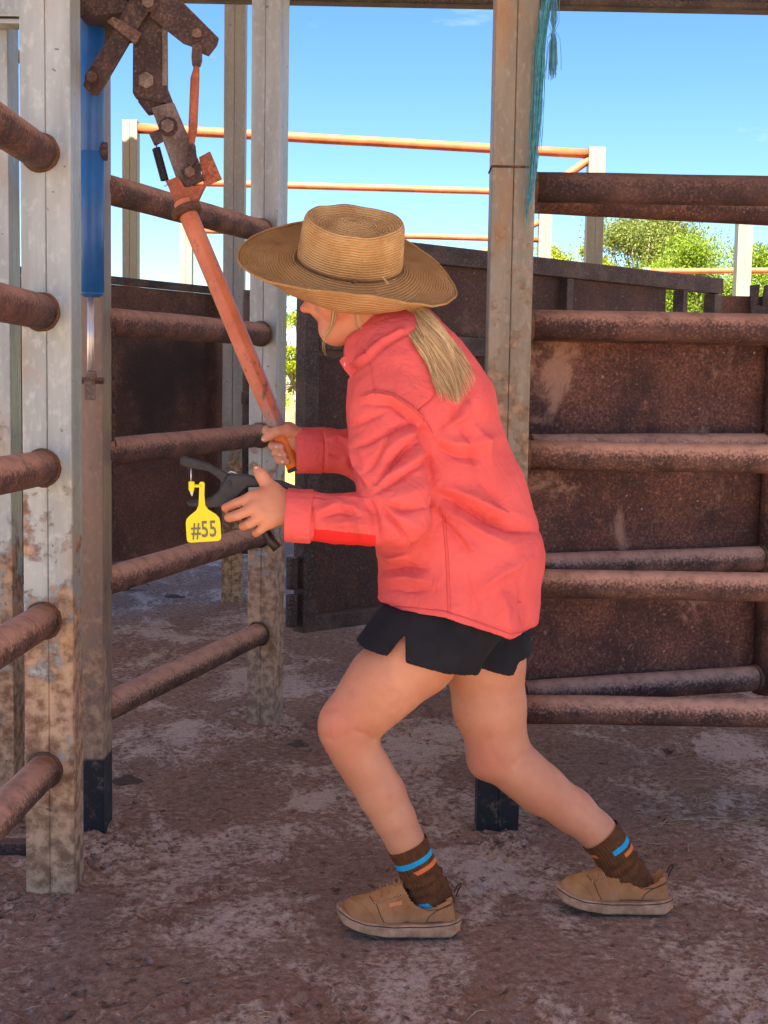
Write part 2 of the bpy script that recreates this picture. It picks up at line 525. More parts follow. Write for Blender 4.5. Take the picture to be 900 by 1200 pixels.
# ---- shed roof (above the frame; its shadow ends on the far posts) -
roof_c = Vector((0, 2.3, ROOF_Z))
t = thing('shed_roof', roof_c, 'corrugated iron shed roof over the yard, above the picture', 'roof')
rotr = Matrix.Rotation(R(8.4), 3, 'Z')
rv, rf = [], []
nxr = 540
for i in range(nxr + 1):
    x = -3.3 + 6.8 * i / nxr
    z = .012 * math.sin(2 * math.pi * x / .076)
    for y in (-3.2, 5.35):
        p = rotr @ Vector((x, y, z)); rv.append(p)
for i in range(nxr): rf.append((2 * i, 2 * i + 2, 2 * i + 3, 2 * i + 1))
M['roof'] = m_simple('corrugated_iron', (.45, .44, .42), .6, 0, .08, 5)
obj('roof_sheet', np_mesh('roof_sheet', [tuple(p) for p in rv], rf), M['roof'], t)
for y in (-3.05, -1.0, 1.2, 3.4, 5.2):
    obj('purlin', MB().box(roof_c + rotr @ Vector((.1, y, -.075)), (6.7, .06, .10), rotr), M['galv_back'], t)

# ---- pipe rails --------------------------------------------------
RAIL_H = (.30, .645, .99, 1.335, 1.68)
def rail(t, a, b, r, mat, weld=(True, True), name='rail', sag=0.0):
    a, b = Vector(a), Vector(b)
    k = 10
    pts, rad = [], []
    for i in range(k + 1):
        s = i / k
        p = a.lerp(b, s)
        p.z += sag * math.sin(math.pi * s) + random.uniform(-1, 1) * .0008
        pts.append(p); rad.append(r * random.uniform(.992, 1.008))
    ra = obj(name, MB().tube(pts, rad, 28), mat, t)
    d = (b - a).normalized()
    for w, p, sg in ((weld[0], a, 1), (weld[1], b, -1)):
        if w:
            q = p + d * sg * .004
            mb = MB(); ring = [q + d * s for s in (-.006, -.003, .0, .003, .008)]
            mb.tube(ring, [r + .001, r + .0045, r + .0055, r + .004, r + .0005], 28)
            for i, v in enumerate(mb.v):
                vv = Vector(v) - q; mb.v[i] = tuple(q + vv * (1 + .05 * mnoise.noise(Vector(v) * 60)))
            obj('weld_bead', mb, M['weld'], ra)
    return ra

RR = .0385
t = thing('pipe_rail_panel', (-.79, 2.2, 0), 'rusty pipe rails running from the nearest post out of the left edge', 'rail panel', 'pipe rail panels')
for h in RAIL_H:
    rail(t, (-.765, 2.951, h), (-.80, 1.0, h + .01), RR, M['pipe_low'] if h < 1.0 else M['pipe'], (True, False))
t = thing('pipe_rail_panel', (-.58, 4.1, 0), 'rusty pipe rails between the blue cylinder and the grey middle post', 'rail panel', 'pipe rail panels')
for k, h in enumerate(RAIL_H):
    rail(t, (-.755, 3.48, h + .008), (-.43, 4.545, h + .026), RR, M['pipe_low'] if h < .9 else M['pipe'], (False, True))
t = thing('pipe_rail_panel', (1.0, 3.53, 0), 'thick rusty horizontal pipe rails in front of the flaking sheet at right', 'rail panel', 'pipe rail panels')
for h in RAIL_H:
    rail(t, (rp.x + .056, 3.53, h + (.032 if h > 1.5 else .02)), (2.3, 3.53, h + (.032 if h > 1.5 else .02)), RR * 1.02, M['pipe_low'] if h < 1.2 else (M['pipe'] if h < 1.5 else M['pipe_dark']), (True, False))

# ---- sheeted gate folded behind the right hand rails ---------------
def along(a, b):
    a, b = Vector(a), Vector(b); d = (b - a); L = d.length; d.normalize()
    return a, d, L, Vector((-d.y, d.x, 0))
gA, gd, gL, gN = along((.40, 3.66, 0), (1.125, 3.895, 0))
t = thing('sheeted_gate', gA, 'sheeted gate with flaking red brown rust folded behind the right rails', 'gate', 'sheeted gates')
for h in (.332, .692, 1.025, 1.355, 1.700):
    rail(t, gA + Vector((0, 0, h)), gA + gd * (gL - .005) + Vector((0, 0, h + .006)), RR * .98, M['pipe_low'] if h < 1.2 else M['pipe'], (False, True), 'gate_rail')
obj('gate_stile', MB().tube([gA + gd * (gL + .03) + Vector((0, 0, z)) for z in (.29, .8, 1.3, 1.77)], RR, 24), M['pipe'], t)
# sheet with one rounded upper corner
sz0, sz1, su0, su1, rc = .33, 1.355, -.12, gL + .02, .05
prof = [(su0, sz0), (su1, sz0)] + [(su1 - rc + rc * math.cos(a), sz1 - rc + rc * math.sin(a)) for a in np.linspace(0, math.pi / 2, 8)] + [(su0, sz1)]
NU, NZ = 60, 40
mb = MB()
outl = [gA + gN * .034 + gd * u + Vector((0, 0, z)) for u, z in prof]
mb.prism(outl, gN * .006)
obj('sheet', mb, M['gate_sheet'], t, bevel=.0015)

# ---- sheeted gate swung away in the middle -------------------------
cA, cd, cL, cN = along((-.313, 4.86, 0), (1.614, 6.55, 0))
t = thing('sheeted_gate', cA, 'dark sheeted gate with square frame swung away behind the person', 'gate', 'sheeted gates')
def gbox(name, u0, u1, z0, z1, th, off, mat, bev=.004, par=None):
    p = cA + cd * ((u0 + u1) / 2) + cN * off + Vector((0, 0, (z0 + z1) / 2 + .02))
    rot = Matrix((cd, cN, Vector((0, 0, 1)))).transposed()
    return obj(name, MB().box(p, (u1 - u0, th, z1 - z0), rot), mat, par or t, bevel=bev)
gbox('top_frame', -.01, cL, 1.655, 1.728, .07, 0, M['frame'])
gbox('bottom_frame', .05, cL - .05, .255, .315, .058, 0, M['frame'])
for u0, u1 in ((0, .062), (1.42, 1.462), (2.25, 2.285), (cL - .062, cL)):
    gbox('stile', u0, u1, .255, 1.652, .062, 0, M['frame'])
gbox('mid_frame', .066, 1.416, 1.302, 1.376, .05, -.002, M['frame'])
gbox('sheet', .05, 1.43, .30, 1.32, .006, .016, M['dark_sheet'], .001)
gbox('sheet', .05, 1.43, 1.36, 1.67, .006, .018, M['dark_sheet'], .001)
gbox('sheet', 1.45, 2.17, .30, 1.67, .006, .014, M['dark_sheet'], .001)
for z in (.36, .5):
    q = cA + cd * -.03 + Vector((0, 0, z))
    obj('hinge', MB().tube([q - Vector((0, 0, .06)), q + Vector((0, 0, .06))], .022, 16), M['frame'], t, bevel=.003)

# ---- low sheeted panel behind, far right -----------------------------
t = thing('sheeted_fence', at(880, 460, 7.2), 'low rusty panel with a notched bracket beyond the right rails', 'fence')
p0, p1 = at(826, 346, 7.2), at(990, 346, 7.25)
mb = MB().box(((p0.x + p1.x) / 2, 7.22, (p0.z + .3) / 2), (p1.x - p0.x, .01, p0.z - .3))
obj('sheet', mb, M['back_sheet'], t, bevel=.002)
a0 = at(884, 372, 7.15)
nt = [at(880, 400, 7.15), at(880, 334, 7.15), at(891, 333, 7.15), at(888, 357, 7.15), at(893, 359, 7.15), at(897, 334, 7.15), at(915, 334, 7.15), at(915, 400, 7.15)]
obj('notched_bracket', MB().prism(nt, (0, .03, 0)), M['frame'], t, bevel=.003)

# ---- sheeted panel at the back left ----------------------------------
bA, bd, bL, bN = along((-2.15, 5.60, 0), (-.90, 7.29, 0))
t = thing('sheeted_fence', bA, 'rusty sheeted yard panel with a black patch behind the side rails', 'fence')
rot = Matrix((bd, bN, Vector((0, 0, 1)))).transposed()
def bbox(name, u0, u1, z0, z1, th, off, mat, bev=.003):
    p = bA + bd * ((u0 + u1) / 2) + bN * off + Vector((0, 0, (z0 + z1) / 2 + .02))
    obj(name, MB().box(p, (u1 - u0, th, z1 - z0), rot), mat, t, bevel=bev)
bbox('sheet', 0, bL, .27, 1.66, .006, 0, M['back_sheet'], .001)
bbox('top_frame', 0, bL, 1.663, 1.70, .05, 0, M['frame'])
bbox('bottom_frame', 0, bL, .22, .267, .05, 0, M['frame'])
hp = at(288, 500, 6.6)
t = thing('hinge_pipe', (hp.x, 6.6, 0), 'thin dark upright hinge pipe beside the grey middle post', 'pipe')
obj('pipe', MB().tube([(hp.x, 6.6, .35), (hp.x, 6.6, 1.0), (hp.x, 6.6, 1.66)], .017, 16), M['frame'], t)
obj('collar', MB().tube([(hp.x, 6.6, 1.1), (hp.x, 6.6, 1.16)], .023, 16), M['frame'], t, bevel=.003)

# ---- overhead beam ---------------------------------------------------
b0, b1 = at(300, 3, 4.9), at(950, 16, 4.9)
t = thing('overhead_beam', ((b0.x + b1.x) / 2, 4.9, b0.z), 'dark brown overhead steel beam along the top edge of the picture', 'beam')
rot = (b1 - b0).to_track_quat('X', 'Z').to_matrix()
obj('beam', MB().box((b0 + b1) / 2 + Vector((0, 0, .06)), ((b1 - b0).length * 1.6, .07, .12), rot), M['frame'], t, bevel=.005)
obj('lip', MB().box((b0 + b1) / 2 + Vector((0, -.045, .011)), ((b1 - b0).length * 1.6, .016, .018), rot), M['frame'], t, bevel=.002)

# ---- left edge: cross channel between the posts, low angle bar --------
c0 = at(-40, 14, 3.40); c1 = at(26, 14, 3.40)
t = thing('cross_channel', (c0.x, 3.4, c0.z), 'pale cross channel behind the nearest post at the top left corner', 'channel')
obj('channel', MB().box(((c0.x + c1.x) / 2 + .03, 3.40, c0.z + .012), (c1.x - c0.x + .1, .05, .055)), M['galv_near'], t, bevel=.004)
obj('flange', MB().box(((c0.x + c1.x) / 2 + .03, 3.40, c0.z - .028), (c1.x - c0.x + .1, .06, .012)), M['galv_near'], t, bevel=.003)
c0 = gnd(-40, 1000); c1 = gnd(40, 999)
t = thing('angle_bar', (c0.x, c0.y, 0), 'dark steel angle bar at ground level left of the nearest post', 'bar')
obj('web', MB().box(((c0.x + c1.x) / 2, c0.y, .012), (c1.x - c0.x + .12, .006, .03)), M['linkage'], t, bevel=.001)
obj('flange', MB().box(((c0.x + c1.x) / 2, c0.y + .022, .024), (c1.x - c0.x + .12, .04, .006)), M['linkage'], t, bevel=.001)
t = thing('cross_pipe', (-1.0, 3.95, 1.9), 'short dark pipe crossing the gap left of the nearest post', 'pipe')
obj('pipe', MB().tube([at(-60, 40, 4.2), at(12, 63, 4.2), at(80, 86, 4.2)], .02, 16), M['pipe'], t)
obj('end_cap', MB().tube([at(80, 86, 4.2), at(83, 87, 4.2)], .022, 16), M['pipe'], t)

# ---- far frames in the sun ---------------------------------------------
def far_post(t, px, Y, top_px_y, w, mat=None):
    p = at(px, top_px_y, Y)
    mb = MB()
    for s in (-1, 1): mb.box((p.x + s * w * .2505, Y, (p.z - .2) / 2), (w * .499, w, p.z + .2))
    obj('post', mb, mat or M['galv_far'], t, bevel=.004)
    return p
fr = 'sunlit pipe fences beyond the shed'
t = thing('pipe_fence', at(153, 460, 8.4), 'sunlit fence of two pale posts with one orange top pipe beyond the shed', 'fence', fr)
far_post(t, 153.5, 8.4, 142, .094); far_post(t, 699, 9.05, 174, .112)
rail(t, at(160, 150.5, 8.4), at(690, 180.5, 9.05), .031, M['orange_rail'], (False, False))
rail(t, at(692, 186, 9.05), at(640, 222, 9.0), .026, M['orange_rail'], (False, False), 'brace')
t = thing('pipe_fence', at(219, 460, 10.2), 'farther fence with cream posts and two thin orange pipes', 'fence', fr)
far_post(t, 219, 10.2, 205, .092); far_post(t, 640, 10.4, 212, .10)
rail(t, at(222, 214, 10.2), at(636, 226, 10.4), .026, M['orange_rail'], (False, False))
rail(t, at(222, 270, 10.2), at(636, 281, 10.4), .022, M['orange_rail'], (False, False))
rail(t, at(634, 259, 10.4), at(540, 311, 10.3), .022, M['orange_rail'], (False, False), 'brace')
t = thing('yard_post', at(874, 460, 10.2), 'single cream sunlit post in front of the trees at right', 'post')
far_post(t, 874, 10.2, 215, .112)
obj('cap', MB().box(at(874, 212, 10.2), (.12, .12, .01)), M['galv_far'], t)
t = thing('pipe_fence', at(757, 460, 11.2), 'low orange pipe on a short post in front of the trees', 'fence', fr)
far_post(t, 757, 11.2, 314, .07); far_post(t, 1010, 11.2, 318, .09)
rail(t, at(758, 318, 11.2), at(1005, 316, 11.2), .024, M['orange_rail'], (False, False))

# ---- trees ------------------------------------------------------------
def m_leaf(name, a, b):
    n = NT(name)
    rnd = n.attr('tint')
    c = n.mix(rnd, a, b)
    n.color(c); n.set(rough=.55, spec=.3)
    tr = n.n.new('ShaderNodeBsdfTranslucent'); n.l.new(c, tr.inputs['Color'])
    mx = n.n.new('ShaderNodeMixShader'); mx.inputs[0].default_value = .45
    n.l.new(n.b.outputs[0], mx.inputs[1]); n.l.new(tr.outputs[0], mx.inputs[2])
    n.l.new(mx.outputs[0], n.out.inputs['Surface'])
    return n.mat
M['leaf_lime'] = m_leaf('lime_leaves', (.17, .21, .008), (.29, .32, .012))
M['leaf_gum'] = m_leaf('gum_leaves', (.105, .135, .022), (.20, .215, .045))
M['leaf_green'] = m_leaf('green_leaves', (.115, .18, .012), (.21, .27, .018))
M['bark'] = m_simple('bark', (.20, .15, .11), .9, 0, .3, 6)

def leaf_mesh(name, pts, size, seed, droop=.25, aspect=1.7):
    g = np.random.default_rng(seed)
    pts = np.asarray(pts); k = len(pts)
    d = g.normal(size=(k, 3)); d[:, 2] -= droop * 2; d /= np.linalg.norm(d, axis=1)[:, None]
    e = np.cross(d, g.normal(size=(k, 3))); e /= np.linalg.norm(e, axis=1)[:, None]
    s = size * g.uniform(.6, 1.3, (k, 1))
    q = np.stack([pts - d * s * .5, pts + e * s / aspect * .5, pts + d * s * .5, pts - e * s / aspect * .5], 1)
    me = np_mesh(name, q.reshape(-1, 3), np.arange(4 * k).reshape(k, 4), False)
    at_ = me.attributes.new('tint', 'FLOAT', 'FACE')
    at_.data.foreach_set('value', g.uniform(0, 1, k).astype(np.float32))
    return me

def tree(name, label, base, h, width, leaf, nleaf, seed, lsize, trunk_r=.12, open_=.5, nclump=26, low=.25):
    g = np.random.default_rng(seed)
    base = Vector(base)
    t = thing(name, base, label, 'tree', 'trees beyond the yard')
    mb = MB()
    fork = base + Vector((g.uniform(-.1, .1) * width, 0, h * .32))
    mb.tube([base - Vector((0, 0, .2)), base.lerp(fork, .5) + Vector((g.uniform(-.08, .08), 0, 0)), fork], [trunk_r, trunk_r * .8, trunk_r * .65], 8)
    pts = []
    for i in range(nclump):
        a = g.uniform(0, 2 * math.pi); rr = math.sqrt(g.uniform(0, 1)) * width * .5
        zz = h * (low + (1 - low) * g.uniform(0, 1) ** .8)
        k = math.sqrt(max(.05, 1 - ((zz / h - .55) / .55) ** 2))
        c = base + Vector((math.cos(a) * rr * k, math.sin(a) * rr * k, zz * .97))
        mid = fork.lerp(c, .5) + Vector((g.uniform(-.2, .2), g.uniform(-.2, .2), .1 * h * g.uniform(0, .6)))
        mb.tube([fork, mid, c], [trunk_r * .42, trunk_r * .24, trunk_r * .07], 5)
        cr_ = width * g.uniform(.07, .15)
        m = int(nleaf / nclump * g.uniform(.5, 1.5))
        q = g.normal(size=(m, 3)) * cr_ * np.array([.62, .62, .42]) + np.array(c)
        pts.append(q)
    pts = np.concatenate(pts)
    pts[:, 2] = np.clip(pts[:, 2], base.z + .15, base.z + h * 1.02)
    obj('trunk', mb, M['bark'], t)
    off = np.array(base)
    obj('crown', leaf_mesh('crown', pts - off, lsize, seed), leaf, t)

def tbase(px, Y): p = at(px, 460, Y); return (p.x, Y, 0)
def th(py, Y): return at(450, py, Y).z
tree('lime_tree', 'bright yellow green bushy tree between the pale post and the rust streaked post', tbase(663, 30), th(280, 30), 2.1, M['leaf_lime'], 16000, 3, .075, .06)
tree('gum_tree', 'tallest tree, an open crowned olive green gum right of the pale far post', tbase(742, 44), th(246, 44), 5.0, M['leaf_gum'], 60000, 5, .085, .16, nclump=46)
tree('leafy_tree', 'bright green spreading tree behind the low orange pipe', tbase(822, 38), th(274, 38), 4.6, M['leaf_green'], 60000, 8, .08, .13, nclump=46)
tree('leafy_tree', 'low green bush in front of the tall gum', tbase(722, 33), th(316, 33), 2.6, M['leaf_green'], 20000, 11, .085, .07, low=.1)
tree('leafy_tree', 'green tree cut off by the right edge', tbase(915, 46), th(284, 46), 5.4, M['leaf_green'], 52000, 13, .085, .12)
tree('leafy_tree', 'small green tree top showing just left of the twine post', tbase(563, 42), th(292, 42), 2.2, M['leaf_lime'], 9000, 17, .08, .08)
tree('leafy_tree', 'small sunlit bush seen through the slit beside the middle post', tbase(345, 36), th(332, 36), 1.9, M['leaf_lime'], 9000, 19, .08, .06, low=.05)
# dense scrub that runs along behind the yard
sp = []
for i in range(260):
    px = random.uniform(600, 960); Y = random.uniform(34, 52); b = tbase(px, Y); h = random.uniform(1.8, 3.3)
    sp.append(rng.normal(size=(170, 3)) * np.array([.45, .45, .45]) * h * .42 + np.array([b[0], b[1], h * .55]))
sp = np.concatenate(sp); sp = sp[sp[:, 2] > .05]
scrub = obj('scrub', leaf_mesh('scrub', sp, .085, 23), M['leaf_green']); tag(scrub, 'low green scrub under the trees beyond the yard', 'scrub', kind='stuff')
# ================================================================== the lever gear
M['lever'] = None
n = NT('worn_orange_paint')
c = n.mix(n.ramp(n.noise(12, 6, .6), .3, .7), (.46, .13, .055), (.60, .20, .10))
c = n.mix(n.ramp(n.noise(45, 5, .7, stretch=(1, 1, .5)), .58, .66, 0, .9), c, (.13, .075, .055))
zz = n.ramp(n.math('ADD', n.xyz()[2], n.math('MULTIPLY', n.noise(30, 4, .6), .08)), 1.135, 1.19, 1, 0)
wear = n.math('MULTIPLY', zz, n.ramp(n.xyz()[2], 1.045, 1.09))
c = n.mix(n.math('MULTIPLY', wear, .85), c, (.22, .19, .17))
c = n.mix(n.ramp(n.noise(80, 3, .6), .68, .72, 0, .9), c, (.05, .03, .025))
n.color(c); n.set(rough=.42, spec=.5); n.bump(n.noise(60, 5, .6), .2, .003)
M['lever'] = n.mat
M['grip'] = m_simple('orange_grip', (.72, .17, .012), .4, 0, .12, 40, .15, 90)
M['orange_plate'] = m_rust('orange_plate_rusting', base=(.44, .13, .06), dark=(.26, .08, .04), dust=(.42, .17, .09), dust_toplight=.4, speck=.6, rough=.55)
M['worn_steel'] = m_rust('worn_lever_steel', base=(.22, .18, .155), dark=(.11, .075, .06), dust=(.30, .24, .20), dust_toplight=.5, speck=.4, rough=.5)
M['bolt'] = m_rust('rusty_bolt', base=(.20, .13, .10), dark=(.09, .055, .045), dust=(.3, .2, .15), dust_toplight=.4)
M['blue'] = m_simple('blue_cylinder_paint', (.012, .10, .32), .4, 0, .15, 14, .08, 60)
M['chrome'] = m_simple('chrome_rod', (.62, .62, .63), .38, .7, .05, 20, 0)
M['black_rubber'] = m_simple('black_rubber', (.02, .02, .021), .6, 0, .2, 40)
M['spring'] = m_simple('dark_spring_steel', (.035, .035, .04), .4, .6, .2, 40)

def bolt(t, px, py, Y, r, mat=None, h=.012):
    p = at(px, py, Y)
    mb = MB().tube([p + Vector((0, .004, 0)), p], r * 1.35, 20, cap=True)
    obj('washer', mb, M['linkage'], t, bevel=.001)
    mb = MB().tube([p, p - Vector((0, h, 0))], r, 6)
    return obj('bolt', mb, mat or M['bolt'], t, bevel=.002)
def plate(t, name, poly, Y, th, mat, bev=.002):
    return obj(name, MB().prism([at(x, y, Y) for x, y in poly], (0, th, 0)), mat, t, bevel=bev)

YL = 3.10
t = thing('lever_linkage', at(172, 95, YL), 'rusty overhead lever linkage with flat bars, bolts and long orange hand lever', 'lever')
plate(t, 'bracket', [(92, -4), (146, -4), (151, 15), (92, 19)], YL + .03, .26, M['linkage'], .004)  # extended deeper, and upward out of view, to shade the cylinder
plate(t, 'bracket', [(96, -30), (150, -30), (150, -2), (96, -2)], YL + .04, .1, M['linkage'], .004)
plate(t, 'link_bar', [(97, 100), (103, 82), (128, 44), (159, -14), (192, -14), (152, 48), (124, 96), (115, 111), (105, 110)], YL + .004, .014, M['linkage'])
plate(t, 'strap', [(125, 25), (133, 19), (166, 39), (158, 52)], YL - .006, .007, M['bolt'], .0015)
plate(t, 'link_bar', [(156, -14), (194, -14), (195, 102), (202, 120), (200, 123), (158, 114), (155, 108)], YL + .024, .03, M['linkage'], .004)
plate(t, 'link_flange', [(190, 20), (196, 20), (196, 100), (190, 100)], YL + .016, .006, M['worn_steel'], .001)
plate(t, 'link_bar', [(176, -14), (198, -14), (256, 44), (254, 52), (244, 65), (237, 62), (228, 55), (214, 50), (176, 20)], YL + .008, .013, M['linkage'])
plate(t, 'clamp_plate', [(160, 113), (197, 118), (202, 123), (196, 128), (172, 133), (162, 120)], YL + .03, .03, M['linkage'], .003)
bolt(t, 108, 91, YL + .002, .013)
bolt(t, 172, 95, YL + .022, .019, M['worn_steel'])
bolt(t, 231, 40, YL + .005, .012)
bolt(t, 174, 3, YL - .003, .015, M['worn_steel'])
# turnbuckle rod
f0, f1 = at(231, 40, YL - .012), at(227, 205, YL - .014)
plate(t, 'fork', [(225, 52), (236, 52), (236, 70), (234, 77), (225, 77), (224, 66)], YL - .016, .018, M['linkage'], .003)
pts = [at(230.5, 76, YL - .008), at(230, 82, YL - .008), at(228.5, 92, YL - .008), at(226, 152, YL - .008), at(225, 162, YL - .008), at(224.5, 172, YL - .008)]
obj('turnbuckle', MB().tube(pts, [.006, .0075, .0105, .0105, .008, .006], 14), M['orange_plate'], t)
plate(t, 'fork', [(220, 168), (228, 168), (230, 186), (224, 196), (218, 190)], YL - .016, .018, M['linkage'], .003)
# upper lever bar
plate(t, 'lever_bar', [(177, 126), (203, 119), (236, 196), (232, 214), (216, 220), (207, 211)], YL + .016, .014, M['worn_steel'], .003)
bolt(t, 197, 148, YL + .013, .0165, M['worn_steel'], .010)
plate(t, 'bolt_plate', [(211, 199), (231, 193), (239, 211), (219, 219)], YL - .002, .012, M['linkage'], .002)
bolt(t, 223, 202, YL - .006, .013, M['bolt'], .014)
plate(t, 'gusset', [(194, 212), (209, 206), (216, 219), (240, 216), (224, 250), (211, 252)], YL + .002, .03, M['orange_plate'], .003)
plate(t, 'tab_plate', [(233, 184), (246, 177), (260, 210), (239, 219)], YL + .012, .008, M['orange_plate'], .002)
plate(t, 'tab_plate', [(174, 156), (186, 151), (191, 166), (181, 171)], YL + .012, .006, M['linkage'], .002)
# return spring
a, b = at(183, 174, YL + .01), at(193, 211, YL + .01)
d = (b - a); L = d.length; d.normalize(); s1 = d.cross(Vector((0, 1, 0))).normalized(); s2 = d.cross(s1)
sp = []
for i in range(22 * 12 + 1):
    an = 2 * math.pi * i / 12; u = i / (22 * 12)
    sp.append(a + d * (L * u) + (s1 * math.cos(an) + s2 * math.sin(an)) * .0085)
obj('spring', MB().tube(sp, .0018, 5), M['spring'], t)
obj('spring_hook', MB().tube([b + d * .0, b + d * .008 + s1 * .004, b + d * .014, b + d * .012 - s1 * .005], .0016, 6), M['chrome'], t)
obj('spring_hook', MB().tube([a, a - d * .007 + s1 * .004, a - d * .012], .0016, 6), M['spring'], t)
# long lever: pipe with a flat ridge, then the grip
YH = 3.0
l0, l1, l2 = at(214, 236, YL + .012), at(326, 503, YH), at(346, 551, YH)
mb = MB()
pts = [l0.lerp(l1, s) for s in np.linspace(0, 1, 14)]
mb.tube(pts, [.0225] * 11 + [.0215, .020, .0185], 8, up=(0, -1, .4))
mb.m = [0] * len(mb.f); mb.sm = [False] * len(mb.f)
obj('lever_pipe', mb, M['lever'], t, bevel=.003, seg=3)
col = l0.lerp(l1, .045); dl = (l1 - l0).normalized()
mb = MB().tube([col - dl * .010, col - dl * .006, col + dl * .006, col + dl * .010], [.030, .036, .036, .030], 22)
obj('collar', mb, M['weld'], t)
gp = [l1.lerp(l2, s) for s in (0, .2, .5, .8, .93)]
obj('grip', MB().tube(gp, [.0170, .0172, .0172, .0172, .0165], 20), M['grip'], t)
obj('grip_end', MB().tube([l1.lerp(l2, s) for s in (.925, .94, 1.0, 1.015)], [.0165, .0178, .0178, .015], 20), M['black_rubber'], t)

# ---- blue cylinder ------------------------------------------------------
YC = 3.24
t = thing('hydraulic_cylinder', at(104, 470, YC), 'blue cylinder with bright chrome rod hanging between the two left posts', 'cylinder')
cx = lambda y: at(107.5, y, YC)
obj('barrel', MB().tube([cx(y) for y in (-60, 176, 177, 179, 180, 343)], [.030, .030, .0285, .0285, .030, .030], 32), M['blue'], t)
obj('gland', MB().tube([cx(343), cx(345), cx(348)], [.030, .027, .018], 32), M['blue'], t)
obj('port_boss', MB().tube([cx(177) + Vector((.02, 0, 0)), cx(177) + Vector((.038, .004, 0))], .022, 18), M['linkage'], t, bevel=.003)
obj('rod', MB().tube([cx(346) - Vector((.003, 0, 0)), cx(440) - Vector((.003, 0, 0))], .0085, 20), M['chrome'], t)
obj('rod_end', MB().tube([cx(434), cx(438), cx(446)], [.010, .013, .013], 16), M['worn_steel'], t)
obj('clevis', MB().box(cx(457) - Vector((.004, 0, 0)), (.026, .02, .05)), M['worn_steel'], t, bevel=.003)
obj('pin', MB().tube([cx(446) + Vector((-.03, -.0, 0)), cx(446) + Vector((.03, 0, 0))], .008, 12), M['linkage'], t)

# ---- chain on the coated post --------------------------------------------
t = thing('hanging_chain', at(132, 445, 3.42), 'thin dark chain hanging down the side of the brown stained post', 'chain')
link = None
for i in range(26):
    p = at(133, 386 + i * 9.6, 3.5)
    ang = math.pi / 2 * (i % 2)
    ring = [p + Vector((math.cos(a) * .0065 * math.cos(ang), math.cos(a) * .0065 * math.sin(ang), math.sin(a) * .0125)) for a in np.linspace(0, 2 * math.pi, 13)]
    obj('chain_link', MB().tube(ring, .0018, 5, cap=False), M['linkage'], t)

# ---- baling twine on the rust streaked post --------------------------------
n = NT('teal_twine')
n.color(n.mix(n.ramp(n.noise(60, 4, .6), .3, .7), (.025, .19, .26), (.08, .36, .44))); n.set(rough=.7)
M['twine'] = n.mat
n = NT('dark_blue_twine'); n.color(n.mix(n.ramp(n.noise(60, 4, .6), .3, .7), (.05, .20, .34), (.11, .32, .45))); n.set(rough=.8)
M['twine_dark'] = n.mat
Yt = rp.y - .012
t = thing('baling_twine', at(622, 262, Yt), 'frayed teal baling twine hanging down the rust streaked post', 'twine')
mb = MB(); mb2 = MB(); mb3 = MB()
spine = [(641, -25), (640, 0), (637, 30), (633, 60), (631, 110), (628, 160), (624, 205), (619, 240), (617, 266)]
def spine_at(s):
    f = s * (len(spine) - 1); i = min(int(f), len(spine) - 2); w = f - i
    return spine[i][0] * (1 - w) + spine[i + 1][0] * w, spine[i][1] * (1 - w) + spine[i + 1][1] * w
for k in range(130):
    e = random.uniform(.35, 1.0); ox = random.gauss(0, 1.7) + (random.choice((-3, 3)) if random.random() < .15 else 0); oy = random.gauss(0, .006); ph = random.uniform(0, 6.3); st = random.uniform(0, .12)
    pts = []
    for i in range(13):
        s = st + (e - st) * i / 12
        x, y = spine_at(s)
        x += ox * (.45 + 1.0 * math.sin(min(1, s * 1.15) * math.pi * .8)) + math.sin(ph + s * 9) * .9
        pts.append(at(x, y, Yt - .008 + oy))
    mb.tube(pts, .00085, 3, cap=False)
for k in range(46):     # stray fibres that fly off
    s0 = random.uniform(.05, .7); x, y = spine_at(s0); sd = random.choice((-1, -1, 1)); ln = random.uniform(8, 34)
    pts = [at(x + sd * ln * .5 * u * (1.2 - u) + random.uniform(-.3, .3), y + ln * u * u * .9 + 4 * u, Yt - .012) for u in np.linspace(0, 1, 6)]
    mb2.tube(pts, .0006, 3, cap=False)
for k in range(70):
    ox = random.gauss(0, 2.3); yo = random.gauss(0, .005); ph = random.uniform(0, 6)
    pts = []
    for u in np.linspace(0, random.uniform(.75, 1), 12):
        y = -20 + 115 * u; x = 650 - 2.5 * u + ox * (.35 if .42 < u < .56 else (.6 + u * .9)) + math.sin(ph + u * 10) * .5
        pts.append(at(x, y, Yt - .002 + yo))
    mb3.tube(pts, .0009, 3, cap=False)
obj('strands', mb, M['twine'], t, normals=False); obj('stray_fibres', mb2, M['twine'], t, normals=False); obj('knotted_tail', mb3, M['twine_dark'], t, normals=False)
obj('knot', MB().ball(at(648.5, 42, Yt), .0075, 10, sc=(1, 1, 1.3)), M['twine_dark'], t)

